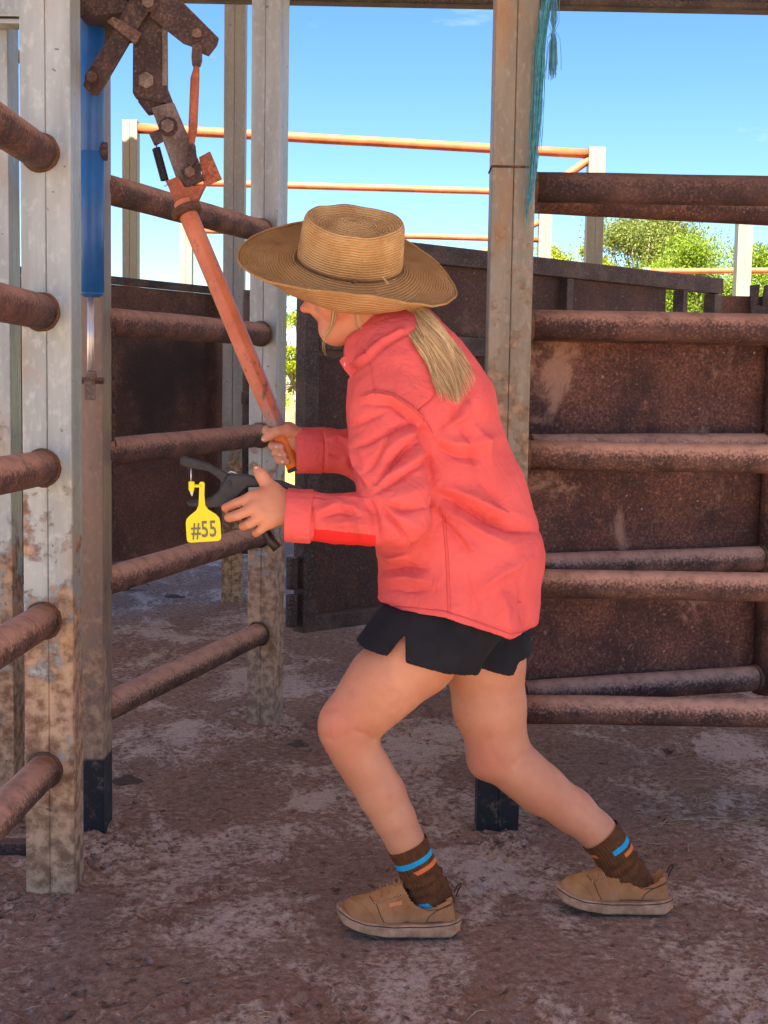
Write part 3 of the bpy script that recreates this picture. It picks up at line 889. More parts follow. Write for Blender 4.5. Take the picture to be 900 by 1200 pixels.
# ================================================================== tag applicator and tag
n = NT('black_nylon')
n.color(n.mix(n.ramp(n.noise(50, 5, .6), .35, .7), (.010, .0105, .012), (.024, .024, .026))); n.set(rough=.45, spec=.4); n.bump(n.noise(200, 3, .5), .12, .001)
M['nylon'] = n.mat
M['tag_yellow'] = m_simple('yellow_plastic', (.80, .72, .01), .42, 0, .04, 20, .05, 80)
M['print'] = m_simple('grey_print', (.16, .17, .12), .7, 0, .1, 50, 0)
M['tip_white'] = m_simple('white_plastic_tip', (.72, .70, .62), .5, 0, .05, 30, 0)
YP = 2.688
t = thing('tag_applicator', at(270, 572, YP), 'black plier style tag applicator held in the near hand', 'applicator')
def pl(name, poly, y0, th, mat, bev=.003): return obj(name, MB().prism([at(x, y, YP + y0) for x, y in poly], (0, th, 0)), mat, t, bevel=bev)
pl('upper_jaw', [(210.5, 537), (213, 535), (222, 536.5), (244, 543.5), (262, 552.5), (276, 559), (281, 574), (268, 583), (258, 571), (258.5, 563), (244, 552.5), (223, 548.5), (211, 545.5)], -.007, .014, M['nylon'])
pl('lower_jaw', [(218, 588), (222, 587.5), (233, 586.5), (247, 583), (256, 575), (261, 565), (266, 556.5), (276, 556), (291, 556.5), (304, 561), (330, 563.5), (346, 570), (372, 581), (372, 588), (345, 578), (325, 573), (304, 571), (290, 571.5), (280, 582), (268, 591), (258, 594.5), (240, 595.5), (221, 594)], -.012, .022, M['nylon'], .004)
hp_ = [at(x, y, YP + .004) for x, y in ((273, 574), (283, 588), (296, 603), (308, 619), (317, 633), (325, 643))]
obj('handle', MB().tube(hp_, [.010, .011, .012, .0125, .0135, .0140], 14, flat=.75), M['nylon'], t)
p = at(268.5, 566.5, YP - .012)
obj('pivot_screw', MB().tube([p, p - Vector((0, .003, 0))], .006, 12), M['black_rubber'], t, bevel=.001)
p = at(273, 556, YP - .002)
obj('spring_clip', MB().tube([p + Vector((-.012, 0, .001)), p + Vector((-.004, 0, .006)), p + Vector((.003, 0, .004)), p + Vector((.008, 0, .001))], .0016, 6), M['chrome'], t)
obj('jaw_pin', MB().tube([at(223.8, 547, YP), at(224, 568, YP)], .0016, 10), M['chrome'], t)
obj('jaw_stud', MB().tube([at(221.5, 547.5, YP), at(221.3, 550.5, YP)], .0035, 10), M['nylon'], t)

t = thing('ear_tag', at(238, 634, YP), 'yellow plastic ear tag printed number 55 hanging in the applicator jaws', 'ear tag')
YT = YP - .014
def tp(name, poly, y0, th, mat, bev=.001): return obj(name, MB().prism([at(x, y, YT + y0) for x, y in poly], (0, th, 0)), mat, t, bevel=bev)
rcn = lambda cx_, cy_, r, a0, a1: [(cx_ + r * math.cos(a), cy_ + r * math.sin(a)) for a in np.linspace(a0, a1, 5)]
tp('tag_panel', [(233.5, 570), (233.2, 567)] + [(236.5 + 3.3 * math.cos(a), 567 + 2.6 * math.sin(a)) for a in np.linspace(math.pi, 2 * math.pi, 6)] + [(239.5, 580), (240.5, 592), (244, 597), (253, 602.5), (257, 607), (258.2, 612)] + [(259.2, 629.5), (258, 632.8), (255, 634)] + [(223, 636), (219.8, 635), (218.8, 632)] + [(217.6, 613), (218.5, 608.5), (222, 604.5), (230, 598), (232.6, 592), (233.2, 580)], -.001, .0026, M['tag_yellow'], .0007)
obj('button_bar', MB().tube([at(224.5, 569.5, YT), at(236, 569.5, YT)], .0032, 10), M['tag_yellow'], t)
obj('button', MB().tube([at(224.5, y, YT) for y in (564, 565, 568, 574, 576)], [.0055, .0065, .0062, .006, .004], 16), M['tag_yellow'], t)
obj('button_tip', MB().tube([at(224.5, 574, YT), at(225, 581.5, YT)], [.0052, .0006], 14), M['tip_white'], t)
# the printed number
fc = bpy.data.curves.new('print', 'FONT'); fc.body = '#55'; fc.align_x = 'CENTER'; fc.align_y = 'CENTER'; fc.size = 1.0; fc.extrude = .006; fc.offset = .012; fc.space_character = 1.06
fo = bpy.data.objects.new('print_src', fc); C.objects.link(fo)
dg = bpy.context.evaluated_depsgraph_get(); dg.update()
fm = bpy.data.meshes.new_from_object(fo.evaluated_get(dg))
bpy.data.objects.remove(fo)
vx = np.array([v.co[:] for v in fm.vertices])
c0 = at(238.6, 621.2, YT - .0022); ex = (at(253.2, 620.4, YT - .0022) - at(224.0, 622.0, YT - .0022)); ez = Vector((0, 0, 1))
mn, mx = vx.min(0), vx.max(0)
Wd, Hd = mx[0] - mn[0], mx[1] - mn[1]
hgt = (at(238, 611, YT) - at(238, 632, YT)).length
exn = ex.normalized(); ezn = Vector((-exn.z, 0, exn.x))
off = ORG[t.name]
for v, q in zip(fm.vertices, vx):
    u = (q[0] - (mn[0] + mx[0]) / 2) / Wd * ex.length; w = (q[1] - (mn[1] + mx[1]) / 2) / Hd * hgt
    v.co = c0 + exn * u + ezn * w + Vector((0, -q[2] * .05, 0)) - off
po = obj('printed_number', fm, M['print'], t)

# ================================================================== loose things on the ground
def clod_mesh(spots, seed):
    g = np.random.default_rng(seed)
    ico = [(0, 0, 1), (.89, 0, .45), (.28, .85, .45), (-.72, .53, .45), (-.72, -.53, .45), (.28, -.85, .45), (.72, .53, -.45), (-.28, .85, -.45), (-.89, 0, -.45), (-.28, -.85, -.45), (.72, -.53, -.45), (0, 0, -1)]
    fc_ = [(0, 1, 2), (0, 2, 3), (0, 3, 4), (0, 4, 5), (0, 5, 1), (1, 6, 2), (2, 7, 3), (3, 8, 4), (4, 9, 5), (5, 10, 1), (6, 7, 2), (7, 8, 3), (8, 9, 4), (9, 10, 5), (10, 6, 1), (11, 7, 6), (11, 8, 7), (11, 9, 8), (11, 10, 9), (11, 6, 10)]
    ico = np.array(ico); V, F = [], []
    for i, (x, y, r) in enumerate(spots):
        v = ico * (1 + g.uniform(-.35, .35, (12, 1))) * r * np.array([g.uniform(.8, 1.4), g.uniform(.8, 1.2), g.uniform(.45, .8)])
        a = g.uniform(0, 6.3); ca, sa = math.cos(a), math.sin(a)
        v = v @ np.array([[ca, sa, 0], [-sa, ca, 0], [0, 0, 1]])
        V.append(v + np.array([x, y, ground_h(x, y) + r * .15])); F.append(np.array(fc_) + 12 * i)
    return np_mesh('clods', np.concatenate(V), np.concatenate(F), False)
n = NT('dung_clod')
n.color(n.mix(n.ramp(n.noise(20, 6, .7), .3, .7), (.13, .08, .06), (.34, .225, .17))); n.set(rough=.95, spec=.1); n.bump(n.noise(120, 5, .7), .6, .004)
M['clod'] = n.mat
spots = []
for i in range(5200):
    u = random.random(); y = 2.2 + 5.6 * u ** 1.7; x = random.uniform(-.34, .36) * y
    dens = mnoise.noise((x * 2.1 + 9, y * 2.1, 3.3)) + .18
    if random.random() > .25 + dens: continue
    r = .0018 + .0038 * random.random() ** 3 + (.010 * random.random() if random.random() < .03 else 0)
    if math.hypot((x - FOOT_L.x) * .7, y - FOOT_L.y) < .12 or math.hypot((x - FOOT_R.x) * .7, y - FOOT_R.y) < .12: r = min(r, .003)
    spots.append((x, y, r))
for mx_, my_, mr_, k in ((-.70, 3.2, .13, 130), (-.95, 2.95, .18, 160), (-.78, 2.88, .10, 110), (-.62, 3.3, .12, 90), (rp.x, rp.y - .03, .12, 130), (-.4, 4.5, .12, 60), (.75, 3.0, .3, 60), (-.55, 2.45, .25, 120)):
    for i in range(k):
        a = random.uniform(0, 6.3); q = mr_ * math.sqrt(random.random())
        spots.append((mx_ + q * math.cos(a), my_ + q * math.sin(a) * .8, .0022 + .0065 * random.random() ** 2.5))
o = obj('loose_clods', clod_mesh(spots, 31), M['clod']); tag(o, 'crumbs and clods of dry soil and dung scattered over the yard floor', 'soil', kind='stuff')

n = NT('dry_straw'); n.color(n.mix(n.ramp(n.noise(40, 3, .5), .3, .7), (.30, .22, .11), (.52, .42, .24))); n.set(rough=.7)
M['straw'] = n.mat
mb = MB()
for i in range(210):
    if i < 60: y = random.uniform(3.3, 4.1); x = random.uniform(.75, 1.25) * (y / 3.7); ln = random.uniform(.02, .11)
    else: y = 2.3 + 4.5 * random.random() ** 1.6; x = random.uniform(-.3, .33) * y; ln = random.uniform(.012, .05)
    a = random.gauss(0, .7); cu = random.uniform(-1.2, 1.2); p = Vector((x, y, ground_h(x, y) + .005)); pts = [p]
    for s in range(4):
        p = p + Vector((math.cos(a), math.sin(a), 0)) * ln / 4; a += cu * .3
        pts.append(Vector((p.x, p.y, ground_h(p.x, p.y) + .004 + random.uniform(0, .004))))
    mb.tube(pts, random.uniform(.0006, .0013), 4, cap=False)
o = obj('straw_bits', mb, M['straw'], normals=False); tag(o, 'dry straw stalks lying on the yard floor', 'straw', kind='stuff')

# cow pats
for px, py, r, lab in ((150, 915, .04, 'dark dried dung pat on the floor right of the brown stained post'), (205, 700, .05, 'dark dung pat on the floor behind the lower side rail'), (350, 872, .03, 'small dark dung pat beside the foot of the middle post')):
    g0 = gnd(px, py)
    mb = MB(); ns, nr = 26, 7
    mb.v.append((g0.x, g0.y, .014))
    for j in range(1, nr + 1):
        for k in range(ns):
            a = 2 * math.pi * k / ns; q = j / nr
            rr = r * q * (1 + .28 * mnoise.noise((math.cos(a) * 1.6 + px, math.sin(a) * 1.6, 2)))
            x, y = g0.x + rr * 1.3 * math.cos(a), g0.y + rr * math.sin(a)
            z = .009 * (1 - q ** 3) * (1 + .7 * mnoise.noise((x * 45, y * 45, 5))) + (ground_h(x, y) if j > 2 else .006) - (.008 if j == nr else 0)
            mb.v.append((x, y, z))
    for k in range(ns): mb.face((0, 1 + k, 1 + (k + 1) % ns), 0, True)
    for j in range(nr - 1):
        for k in range(ns): mb.face((1 + j * ns + k, 1 + (j + 1) * ns + k, 1 + (j + 1) * ns + (k + 1) % ns, 1 + j * ns + (k + 1) % ns), 0, True)
    if 'dung' not in M: M['dung'] = m_rust('dried_dung', base=(.11, .07, .052), dark=(.05, .032, .026), dust=(.20, .13, .10), dust_toplight=.4, speck=.2, rough=.9)
    o = obj('dung_pat', mb, M['dung']); tag(o, lab, 'dung', 'dung pats')

# weed by the back panel
wb = gnd(150, 693)
t = thing('weed', wb, 'small green weed growing below the black patched panel', 'plant')
M['weed'] = m_leaf('weed_leaf', (.06, .12, .03), (.13, .2, .06))
for k in range(11):
    a = random.uniform(0, 6.3); ln = random.uniform(.07, .15); mb = MB(); b0 = len(mb.v); w = ln * .2
    d = Vector((math.cos(a), math.sin(a) * .7, 0)); sd = Vector((-d.y, d.x, 0))
    pr = [(0, .2), (.35, 1), (.7, .8), (1, .05)]
    for s, ww in pr:
        q = wb + d * (ln * s) + Vector((0, 0, .01 + ln * .9 * s * (1.25 - s)))
        mb.v += [tuple(q - sd * w * ww), tuple(q + Vector((0, 0, -.004))), tuple(q + sd * w * ww)]
    for i in range(3):
        for j in range(2): mb.face((3 * i + j, 3 * i + j + 1, 3 * i + j + 4, 3 * i + j + 3), 0, True)
    obj('leaf', mb, M['weed'], t, normals=False)
# ================================================================== the person
# Organic shapes are modelled as blended distance fields and meshed with surface nets.
from mathutils.bvhtree import BVHTree
class Field:
    def __init__(s, lo, hi, h):
        s.lo = np.array(lo, dtype=np.float32); s.h = h
        s.n = tuple(int(math.ceil((b - a) / h)) + 1 for a, b in zip(lo, hi))
        s.a = np.full(s.n, .2, dtype=np.float32)
        s.ax = [s.lo[i] + h * np.arange(s.n[i], dtype=np.float32) for i in range(3)]
    def sub(s, lo, hi):
        sl = []
        for i in range(3):
            a = max(0, int((lo[i] - s.lo[i]) / s.h)); b = min(s.n[i], int((hi[i] - s.lo[i]) / s.h) + 2)
            if b <= a: return None
            sl.append(slice(a, b))
        g = (s.ax[0][sl[0]][:, None, None], s.ax[1][sl[1]][None, :, None], s.ax[2][sl[2]][None, None, :])
        return tuple(sl), g
    def join(s, sl, d, k):
        a = s.a[sl]
        if k > 0:
            hh = np.maximum(k - np.abs(a - d), 0) / k
            s.a[sl] = np.minimum(a, d) - hh * hh * (k * .25)
        else: s.a[sl] = np.minimum(a, d)
    def cut(s, sl, d, k=0.0):
        a = s.a[sl]
        if k > 0:
            hh = np.maximum(k - np.abs(a - d), 0) / k
            s.a[sl] = np.maximum(a, d) + hh * hh * (k * .25)
        else: s.a[sl] = np.maximum(a, d)
    def cone_d(s, a, ra, b, rb, g, ya=None, yb=None):
        a, b = np.array(a, dtype=np.float32), np.array(b, dtype=np.float32)
        ab = b - a; L2 = float(ab @ ab) + 1e-12
        px, py, pz = g[0] - a[0], g[1] - a[1], g[2] - a[2]
        t = np.clip((px * ab[0] + py * ab[1] + pz * ab[2]) / L2, 0, 1)
        qx, qy, qz = px - t * ab[0], py - t * ab[1], pz - t * ab[2]
        r = ra + (rb - ra) * t
        if ya is None:
            return np.sqrt(qx * qx + qy * qy + qz * qz) - r
        ry = ya + (yb - ya) * t
        return (np.sqrt((qx * qx + qz * qz) / (r * r) + qy * qy / (ry * ry)) - 1) * np.minimum(r, ry)
    def cone(s, a, ra, b, rb, k=.01, ya=None, yb=None):
        m = max(ra, rb, ya or 0, yb or 0) + k + 2 * s.h
        lo = [min(a[i], b[i]) - m for i in range(3)]; hi = [max(a[i], b[i]) + m for i in range(3)]
        r = s.sub(lo, hi)
        if r is None: return
        s.join(r[0], s.cone_d(a, ra, b, rb, r[1], ya, yb), k)
    def chain(s, pts, k=.01):
        for (a, ra), (b, rb) in zip(pts[:-1], pts[1:]):
            s.cone(a, ra, b, rb, k)
    def ell_d(s, c, R_, rad, g):
        q = [g[i] - np.float32(c[i]) for i in range(3)]
        out = 0
        for i in range(3):
            ax = R_[i]
            u = q[0] * ax[0] + q[1] * ax[1] + q[2] * ax[2]
            out = out + (u / rad[i]) ** 2
        return (np.sqrt(out) - 1) * min(rad)
    def ell(s, c, rad, k=.01, R_=((1, 0, 0), (0, 1, 0), (0, 0, 1))):
        m = max(rad) + k + 2 * s.h
        r = s.sub([c[i] - m for i in range(3)], [c[i] + m for i in range(3)])
        if r: s.join(r[0], s.ell_d(c, R_, rad, r[1]), k)
    def carve(s, c, rad, k=.004, R_=((1, 0, 0), (0, 1, 0), (0, 0, 1))):
        m = max(rad) + k + 2 * s.h
        r = s.sub([c[i] - m for i in range(3)], [c[i] + m for i in range(3)])
        if r: s.cut(r[0], -s.ell_d(c, R_, rad, r[1]), k)
    def mesh(s):
        f = s.a; nx, ny, nz = s.n
        ins = f < 0
        cs = np.zeros((nx - 1, ny - 1, nz - 1), dtype=np.uint8)
        for dx in (0, 1):
            for dy in (0, 1):
                for dz in (0, 1):
                    cs += ins[dx:nx - 1 + dx, dy:ny - 1 + dy, dz:nz - 1 + dz]
        act = (cs > 0) & (cs < 8)
        I, J, K = np.nonzero(act)
        idx = np.full(act.shape, -1, dtype=np.int32); idx[I, J, K] = np.arange(len(I))
        corners = [(dx, dy, dz) for dx in (0, 1) for dy in (0, 1) for dz in (0, 1)]
        cv = np.stack([f[I + c[0], J + c[1], K + c[2]] for c in corners], 1)
        pos = np.zeros((len(I), 3)); cnt = np.zeros(len(I))
        for a in range(8):
            for b in range(a + 1, 8):
                if sum(abs(corners[a][i] - corners[b][i]) for i in range(3)) != 1: continue
                m = (cv[:, a] < 0) != (cv[:, b] < 0)
                t = cv[m, a] / (cv[m, a] - cv[m, b])
                ca, cb = np.array(corners[a], float), np.array(corners[b], float)
                pos[m] += ca + (cb - ca) * t[:, None]; cnt[m] += 1
        pos /= cnt[:, None]
        V = s.lo + s.h * (np.stack([I, J, K], 1) + pos)
        Q = []
        for ax in range(3):
            o1, o2 = (ax + 1) % 3, (ax + 2) % 3
            sl0 = [slice(None)] * 3; sl1 = [slice(None)] * 3
            sl0[ax] = slice(0, -1); sl1[ax] = slice(1, None)
            A, B = ins[tuple(sl0)], ins[tuple(sl1)]
            ch = A != B
            e = np.nonzero(ch)
            ok = (e[o1] > 0) & (e[o2] > 0) & (e[o1] < s.n[o1] - 1) & (e[o2] < s.n[o2] - 1)
            e = [x[ok] for x in e]
            flip = A[tuple(e)]
            def cell(d1, d2):
                c = [x.copy() for x in e]; c[o1] = c[o1] + d1; c[o2] = c[o2] + d2
                return idx[tuple(c)]
            q = np.stack([cell(-1, -1), cell(0, -1), cell(0, 0), cell(-1, 0)], 1)
            q[~flip] = q[~flip][:, ::-1]
            Q.append(q)
        return V, np.concatenate(Q)

def smooth_np(V, Q, it=2, lam=.5):
    e = np.concatenate([Q[:, [0, 1]], Q[:, [1, 2]], Q[:, [2, 3]], Q[:, [3, 0]]])
    n_ = len(V); deg = np.bincount(e[:, 0], minlength=n_) + np.bincount(e[:, 1], minlength=n_)
    for _ in range(it):
        acc = np.zeros_like(V)
        for i in range(3):
            acc[:, i] = np.bincount(e[:, 0], V[e[:, 1], i], n_) + np.bincount(e[:, 1], V[e[:, 0], i], n_)
        V = V + lam * (acc / np.maximum(deg, 1)[:, None] - V)
    return V

def normals_np(V, Q):
    a = np.cross(V[Q[:, 2]] - V[Q[:, 0]], V[Q[:, 3]] - V[Q[:, 1]])
    N = np.zeros_like(V)
    for j in range(4):
        for i in range(3): N[:, i] += np.bincount(Q[:, j], a[:, i], len(V))
    return N / np.maximum(np.linalg.norm(N, axis=1), 1e-12)[:, None]

J3 = lambda px, py, Y: np.array(at(px, py, Y))
YB = 2.87
person = thing('person', (gnd(560, 1090).x, 2.86, 0), 'person in coral shirt, black shorts and straw hat pulling the orange lever', 'person')
P_OFF = np.array(ORG[person.name])

def smin_pt(*a): return np.array(a)
# ---------------------------------------------------------------- skin material
n = NT('skin')
c = n.mix(n.ramp(n.noise(7, 4, .5), .3, .7), (.51, .220, .120), (.61, .295, .170))
c = n.mix(n.ramp(n.noise(22, 6, .7), .45, .75, 0, .5), c, (.50, .175, .10))
c = n.mix(n.ramp(n.noise(160, 2, .5), .73, .77, 0, .5), c, (.35, .16, .09))
c = n.mix(n.attr('flush'), c, (.58, .15, .11))
n.color(c); n.set(rough=.5, spec=.35, sss=.10)
n.b.inputs['Subsurface Radius'].default_value = (.012, .005, .003)
n.b.inputs['Subsurface Scale'].default_value = 1.0
n.bump(n.noise(320, 3, .6), .12, .001)
n.bump(n.noise(40, 4, .5), .06, .004)
M['skin'] = n.mat

# ---------------------------------------------------------------- body
B = Field((-.37, 2.53, .06), (.60, 3.17, 1.62), .0033)
hipL, hipR = J3(548, 705, 2.812), J3(566, 703, 2.94)
# legs
B.chain([(hipL, .080), (J3(487, 768, 2.79), .087), (J3(451, 800, 2.785), .079), (J3(433, 821, 2.783), .0705), (J3(416, 841, 2.78), .0610), (J3(409, 859, 2.78), .0545), (J3(416, 880, 2.78), .0495), (J3(430, 902, 2.783), .0492),
         (J3(447, 930, 2.787), .0490), (J3(462, 959, 2.79), .0432), (J3(475, 986, 2.793), .0385), (J3(487, 1012, 2.795), .031), (J3(500, 1042, 2.795), .022), (J3(495, 1070, 2.795), .020), (J3(440, 1082, 2.795), .015)], .02)
B.ell(J3(390, 848, 2.775), (.028, .032, .036), .03)                                                     # kneecap
B.chain([(hipR, .080), (J3(568, 775, 2.95), .0895), (J3(574, 830, 2.95), .0805), (J3(582, 868, 2.95), .067), (J3(588, 885, 2.95), .0615), (J3(612, 906, 2.948), .0560), (J3(633, 924, 2.945), .0555),
         (J3(671, 950, 2.94), .0480), (J3(697, 972, 2.94), .0405), (J3(706, 981, 2.94), .0370), (J3(716, 996, 2.94), .031), (J3(734, 1024, 2.94), .022), (J3(735, 1048, 2.94), .020), (J3(690, 1060, 2.94), .015)], .02)
B.ell(J3(564, 892, 2.945), (.030, .036, .034), .03)
# trunk (inside the clothes)
B.cone(J3(545, 690, YB), .125, J3(525, 600, YB), .112, .02, .130, .130)
B.cone(J3(525, 600, YB), .112, J3(492, 480, YB), .125, .03, .135, .15)
B.cone(J3(492, 480, YB), .125, J3(476, 430, YB), .10, .03, .15, .12)
B.cone(J3(476, 430, YB), .07, J3(448, 385, 2.862), .055, .03)
B.cone(J3(448, 385, 2.862), .055, J3(428, 350, 2.855), .056, .02)
# arms
B.chain([(J3(462, 452, 2.74), .055), (J3(458, 530, 2.70), .047), (J3(466, 603, 2.665), .040), (J3(440, 605, 2.664), .041), (J3(385, 601, 2.662), .032), (J3(346, 596, 2.662), .0245)], .02)
B.chain([(J3(458, 450, 3.02), .055), (J3(452, 555, 3.05), .043), (J3(410, 530, 3.03), .038), (J3(362, 521, 3.012), .0255)], .02)

# -- near hand (holds the applicator): back of the hand to the camera
W = J3(341, 596, 2.662)
wr_a, wr_b = J3(340, 589, 2.664), J3(339, 603, 2.660)
kn = {'i': J3(297, 583, 2.655), 'm': J3(299, 594.5, 2.644), 'r': J3(306, 605, 2.644), 'p': J3(315.5, 612.5, 2.650)}
B.cone(wr_a, .0195, J3(312, 581, 2.660), .0165, .012)
B.cone(J3(345, 597, 2.662), .0235, J3(330, 595, 2.660), .0205, .012)
B.cone(wr_a, .0185, kn['i'], .0130, .014)
B.cone(wr_a, .0185, kn['m'], .0130, .014)
B.cone(wr_b, .0175, kn['r'], .0125, .014)
B.cone(wr_b, .0165, kn['p'], .0115, .014)
HF = {'i': [kn['i'], J3(277, 589.5, 2.652), J3(264.5, 595, 2.666), J3(266, 597.5, 2.690)],
      'm': [kn['m'], J3(278, 604, 2.638), J3(268.5, 606.5, 2.656), J3(271, 605, 2.684), J3(281, 601, 2.704)],
      'r': [kn['r'], J3(292, 614, 2.641), J3(285, 616.5, 2.660), J3(286, 614, 2.686), J3(296, 609, 2.704)],
      'p': [kn['p'], J3(305, 621, 2.648), J3(300, 624.5, 2.664), J3(301, 622, 2.686), J3(308, 616, 2.700)]}
HR = {'i': (.0128, .0108, .0098, .0082), 'm': (.0128, .0110, .0102, .0095, .0082), 'r': (.0122, .0104, .0098, .0092, .008), 'p': (.0112, .0094, .0088, .0082, .0072)}
for q in 'impr':
    B.chain([(p_, r_ * .95) for p_, r_ in zip(HF[q], HR[q])], .0015)
for q in 'impr':
    B.ell(kn[q] + np.array([0, -.002, .0015]), (.0125, .010, .0115), .010)
B.chain([(J3(331, 586, 2.662), .0195), (J3(320, 575, 2.668), .0160), (J3(311, 564.5, 2.672), .0118), (J3(306, 556.5, 2.672), .0112), (J3(301.5, 550.5, 2.675), .0088)], .010)
B.cone(J3(320, 577, 2.664), .013, J3(303, 584, 2.660), .012, .014)      # web of the thumb

# -- far hand (fist on the grip)
gd_ = np.array((l2 - l1).normalized())
def G(px, py, Y): return J3(px, py, Y)
B.cone(J3(362, 521, 3.012), .0255, J3(346, 517, 3.008), .0245, .015)
B.cone(J3(350, 512, 3.012), .019, J3(338, 502, 3.020), .0165, .012)
B.cone(J3(352, 527, 3.012), .018, J3(346, 533, 3.020), .0145, .012)
B.cone(J3(348, 518, 3.010), .021, J3(342, 517, 3.020), .0185, .012)
for q, (y, rr) in enumerate(((503.5, .0112), (520.5, .0106), (529.5, .0102), (538, .0093))):
    x0 = l1 + (l2 - l1) * ((y - 503) / 48.0)
    cx_ = 326 + (y - 503) * .415
    B.chain([(J3(cx_ + 14, y - 2, 3.030), rr + .002), (J3(cx_ + 1, y - 2, 3.036), rr + .0004), (J3(cx_ - 12.5, y, 3.018), rr), (J3(cx_ - 13.5, y + 1.5, 2.996), rr - .0004), (J3(cx_ - 3.5 - (4 if q == 0 else 0), y + 3.0, 2.9755), rr - .0015)], .003)
B.chain([(J3(350, 510, 2.998), .0175), (J3(337, 504.5, 2.984), .0145), (J3(325, 505.5, 2.9715), .0112), (J3(317, 509.5, 2.970), .0108), (J3(310.5, 514, 2.974), .0088)], .006)

# -- head, in profile, chin tucked
hc = J3(413, 330, 2.862)
tl = R(10)
HU = np.array([-math.sin(tl), 0, math.cos(tl)]); HF_ = np.array([-math.cos(tl), 0, -math.sin(tl)]); HY = np.array([0, 1, 0])
RH = (HF_, HY, HU)
hp = lambda f, y, u: hc + HF_ * f + HY * y + HU * u
B.ell(hp(-.006, 0, .018), (.098, .077, .092), .02, RH)
B.ell(hp(.042, 0, -.040), (.046, .058, .062), .03, RH)           # mid face
B.cone(J3(396, 386, 2.862), .030, J3(429, 374, 2.825), .020, .022)     # jaw, near side
B.cone(J3(396, 386, 2.862), .030, J3(429, 374, 2.899), .020, .022)
B.ell(J3(390, 388, 2.862), (.024, .024, .021), .02)              # chin
B.cone(J3(372, 338, 2.862), .012, J3(361, 359.5, 2.862), .0125, .016)
B.ell(J3(373, 367.5, 2.862), (.013, .020, .011), .010)   # nose
B.ell(J3(356.5, 361.8, 2.862), (.0095, .010, .0085), .006)
B.ell(J3(363, 362.8, 2.853), (.0085, .0065, .0065), .006); B.ell(J3(363, 362.8, 2.871), (.0085, .0065, .0065), .006)
B.ell(J3(379, 373.5, 2.862), (.0115, .021, .0065), .006)          # upper lip
B.ell(J3(381, 380.0, 2.862), (.0105, .019, .0062), .006)          # lower lip
for sy in (-1, 1):
    B.ell(hp(.070, sy * .034, .006), (.022, .026, .008), .012, RH)       # brow
    B.carve(hp(.100, sy * .034, -.012), (.020, .019, .013), .012, RH)    # eye socket
    B.ell(hp(.046, sy * .050, -.040), (.030, .020, .026), .02, RH)       # cheek
    B.ell(hp(-.008, sy * .079, -.018), (.018, .007, .031), .006, RH)     # ear
bV, bQ = B.mesh(); del B
bV = smooth_np(bV, bQ, 1, .4)
legs_ = np.clip((.74 - bV[:, 2]) / .05, 0, 1)[:, None]
bV = bV * (1 - legs_) + smooth_np(bV, bQ, 14, .5) * legs_
bN = normals_np(bV, bQ)
_q = (bV - np.array([0, 0, CAM_H])) @ np.array(CAM_R.transposed()).T
_u, _w = 450 + FOC * _q[:, 0] / -_q[:, 2], 600 - FOC * _q[:, 1] / -_q[:, 2]
_nr = np.clip(-bN[:, 1] + .3, 0, 1)
def crease(pts, w, h, ylim):
    P_ = np.array(pts, float); best = np.full(len(bV), 1e9)
    for i in range(len(P_) - 1):
        ab = P_[i + 1] - P_[i]; t_ = np.clip(((_u - P_[i, 0]) * ab[0] + (_w - P_[i, 1]) * ab[1]) / (ab @ ab), 0, 1)
        best = np.minimum(best, np.hypot(_u - P_[i, 0] - t_ * ab[0], _w - P_[i, 1] - t_ * ab[1]))
    return np.exp(-(best / w) ** 1.5) * h * .001 * _nr * (bV[:, 1] > ylim[0]) * (bV[:, 1] < ylim[1])
_d = 0
for p_, w_, h_, yl in (([(437, 867), (428, 861), (418, 858)], 4, -4, (2.6, 2.80)), ([(384, 829), (396, 831), (405, 842)], 5, -2.4, (2.6, 2.80)), ([(381, 864), (392, 868), (404, 860)], 5, -2.6, (2.6, 2.80)), ([(388, 838), (390, 848), (389, 857)], 7, 2.0, (2.6, 2.80)),
        ([(405, 800), (425, 812), (432, 832)], 9, -2.2, (2.6, 2.80)), ([(447, 885), (457, 915), (464, 950)], 7, -2.0, (2.6, 2.80)), ([(470, 800), (445, 830), (430, 848)], 9, -2.0, (2.6, 2.80)),
        ([(624, 873), (614, 884), (604, 897)], 4, -4.5, (2.8, 3.0)), ([(572, 870), (578, 885), (590, 900)], 8, -2.0, (2.8, 3.0)), ([(655, 915), (680, 940), (702, 962)], 7, -1.8, (2.8, 3.0)), ([(600, 800), (596, 840), (600, 868)], 9, -2.0, (2.8, 3.0)),
        ([(334, 596), (318, 592), (302, 588)], 2.5, 1.2, (2.6, 2.70)), ([(334, 600), (320, 601), (306, 600)], 2.5, 1.2, (2.6, 2.70)), ([(334, 604), (322, 607), (312, 609)], 2.5, 1.0, (2.6, 2.70)), ([(330, 593), (312, 590), (303, 589)], 2.5, -1.0, (2.6, 2.70))):
    _d = _d + crease(p_, w_, h_, yl)
bV = bV + bN * _d[:, None]
_fl = np.zeros(len(bV))
for q_, r_, w_ in [(J3(377, 374, 2.85), .014, .9), (J3(378, 380, 2.85), .013, .9), (J3(388, 847, 2.73), .06, .45), (J3(560, 890, 2.90), .06, .4)] + [(kn[k_], .012, .35) for k_ in 'impr'] + [(HF[k_][2], .012, .4) for k_ in 'impr'] + [(J3(395, 372, 2.80), .03, .3), (J3(355, 362, 2.86), .015, .45)]:
    _fl = np.maximum(_fl, w_ * np.exp(-((bV - q_) ** 2).sum(1) / r_ ** 2))
bme = np_mesh('body', bV - P_OFF, bQ)
at_ = bme.attributes.new('flush', 'FLOAT', 'POINT'); at_.data.foreach_set('value', _fl.astype(np.float32))
body = obj('body', bme, M['skin'], person)
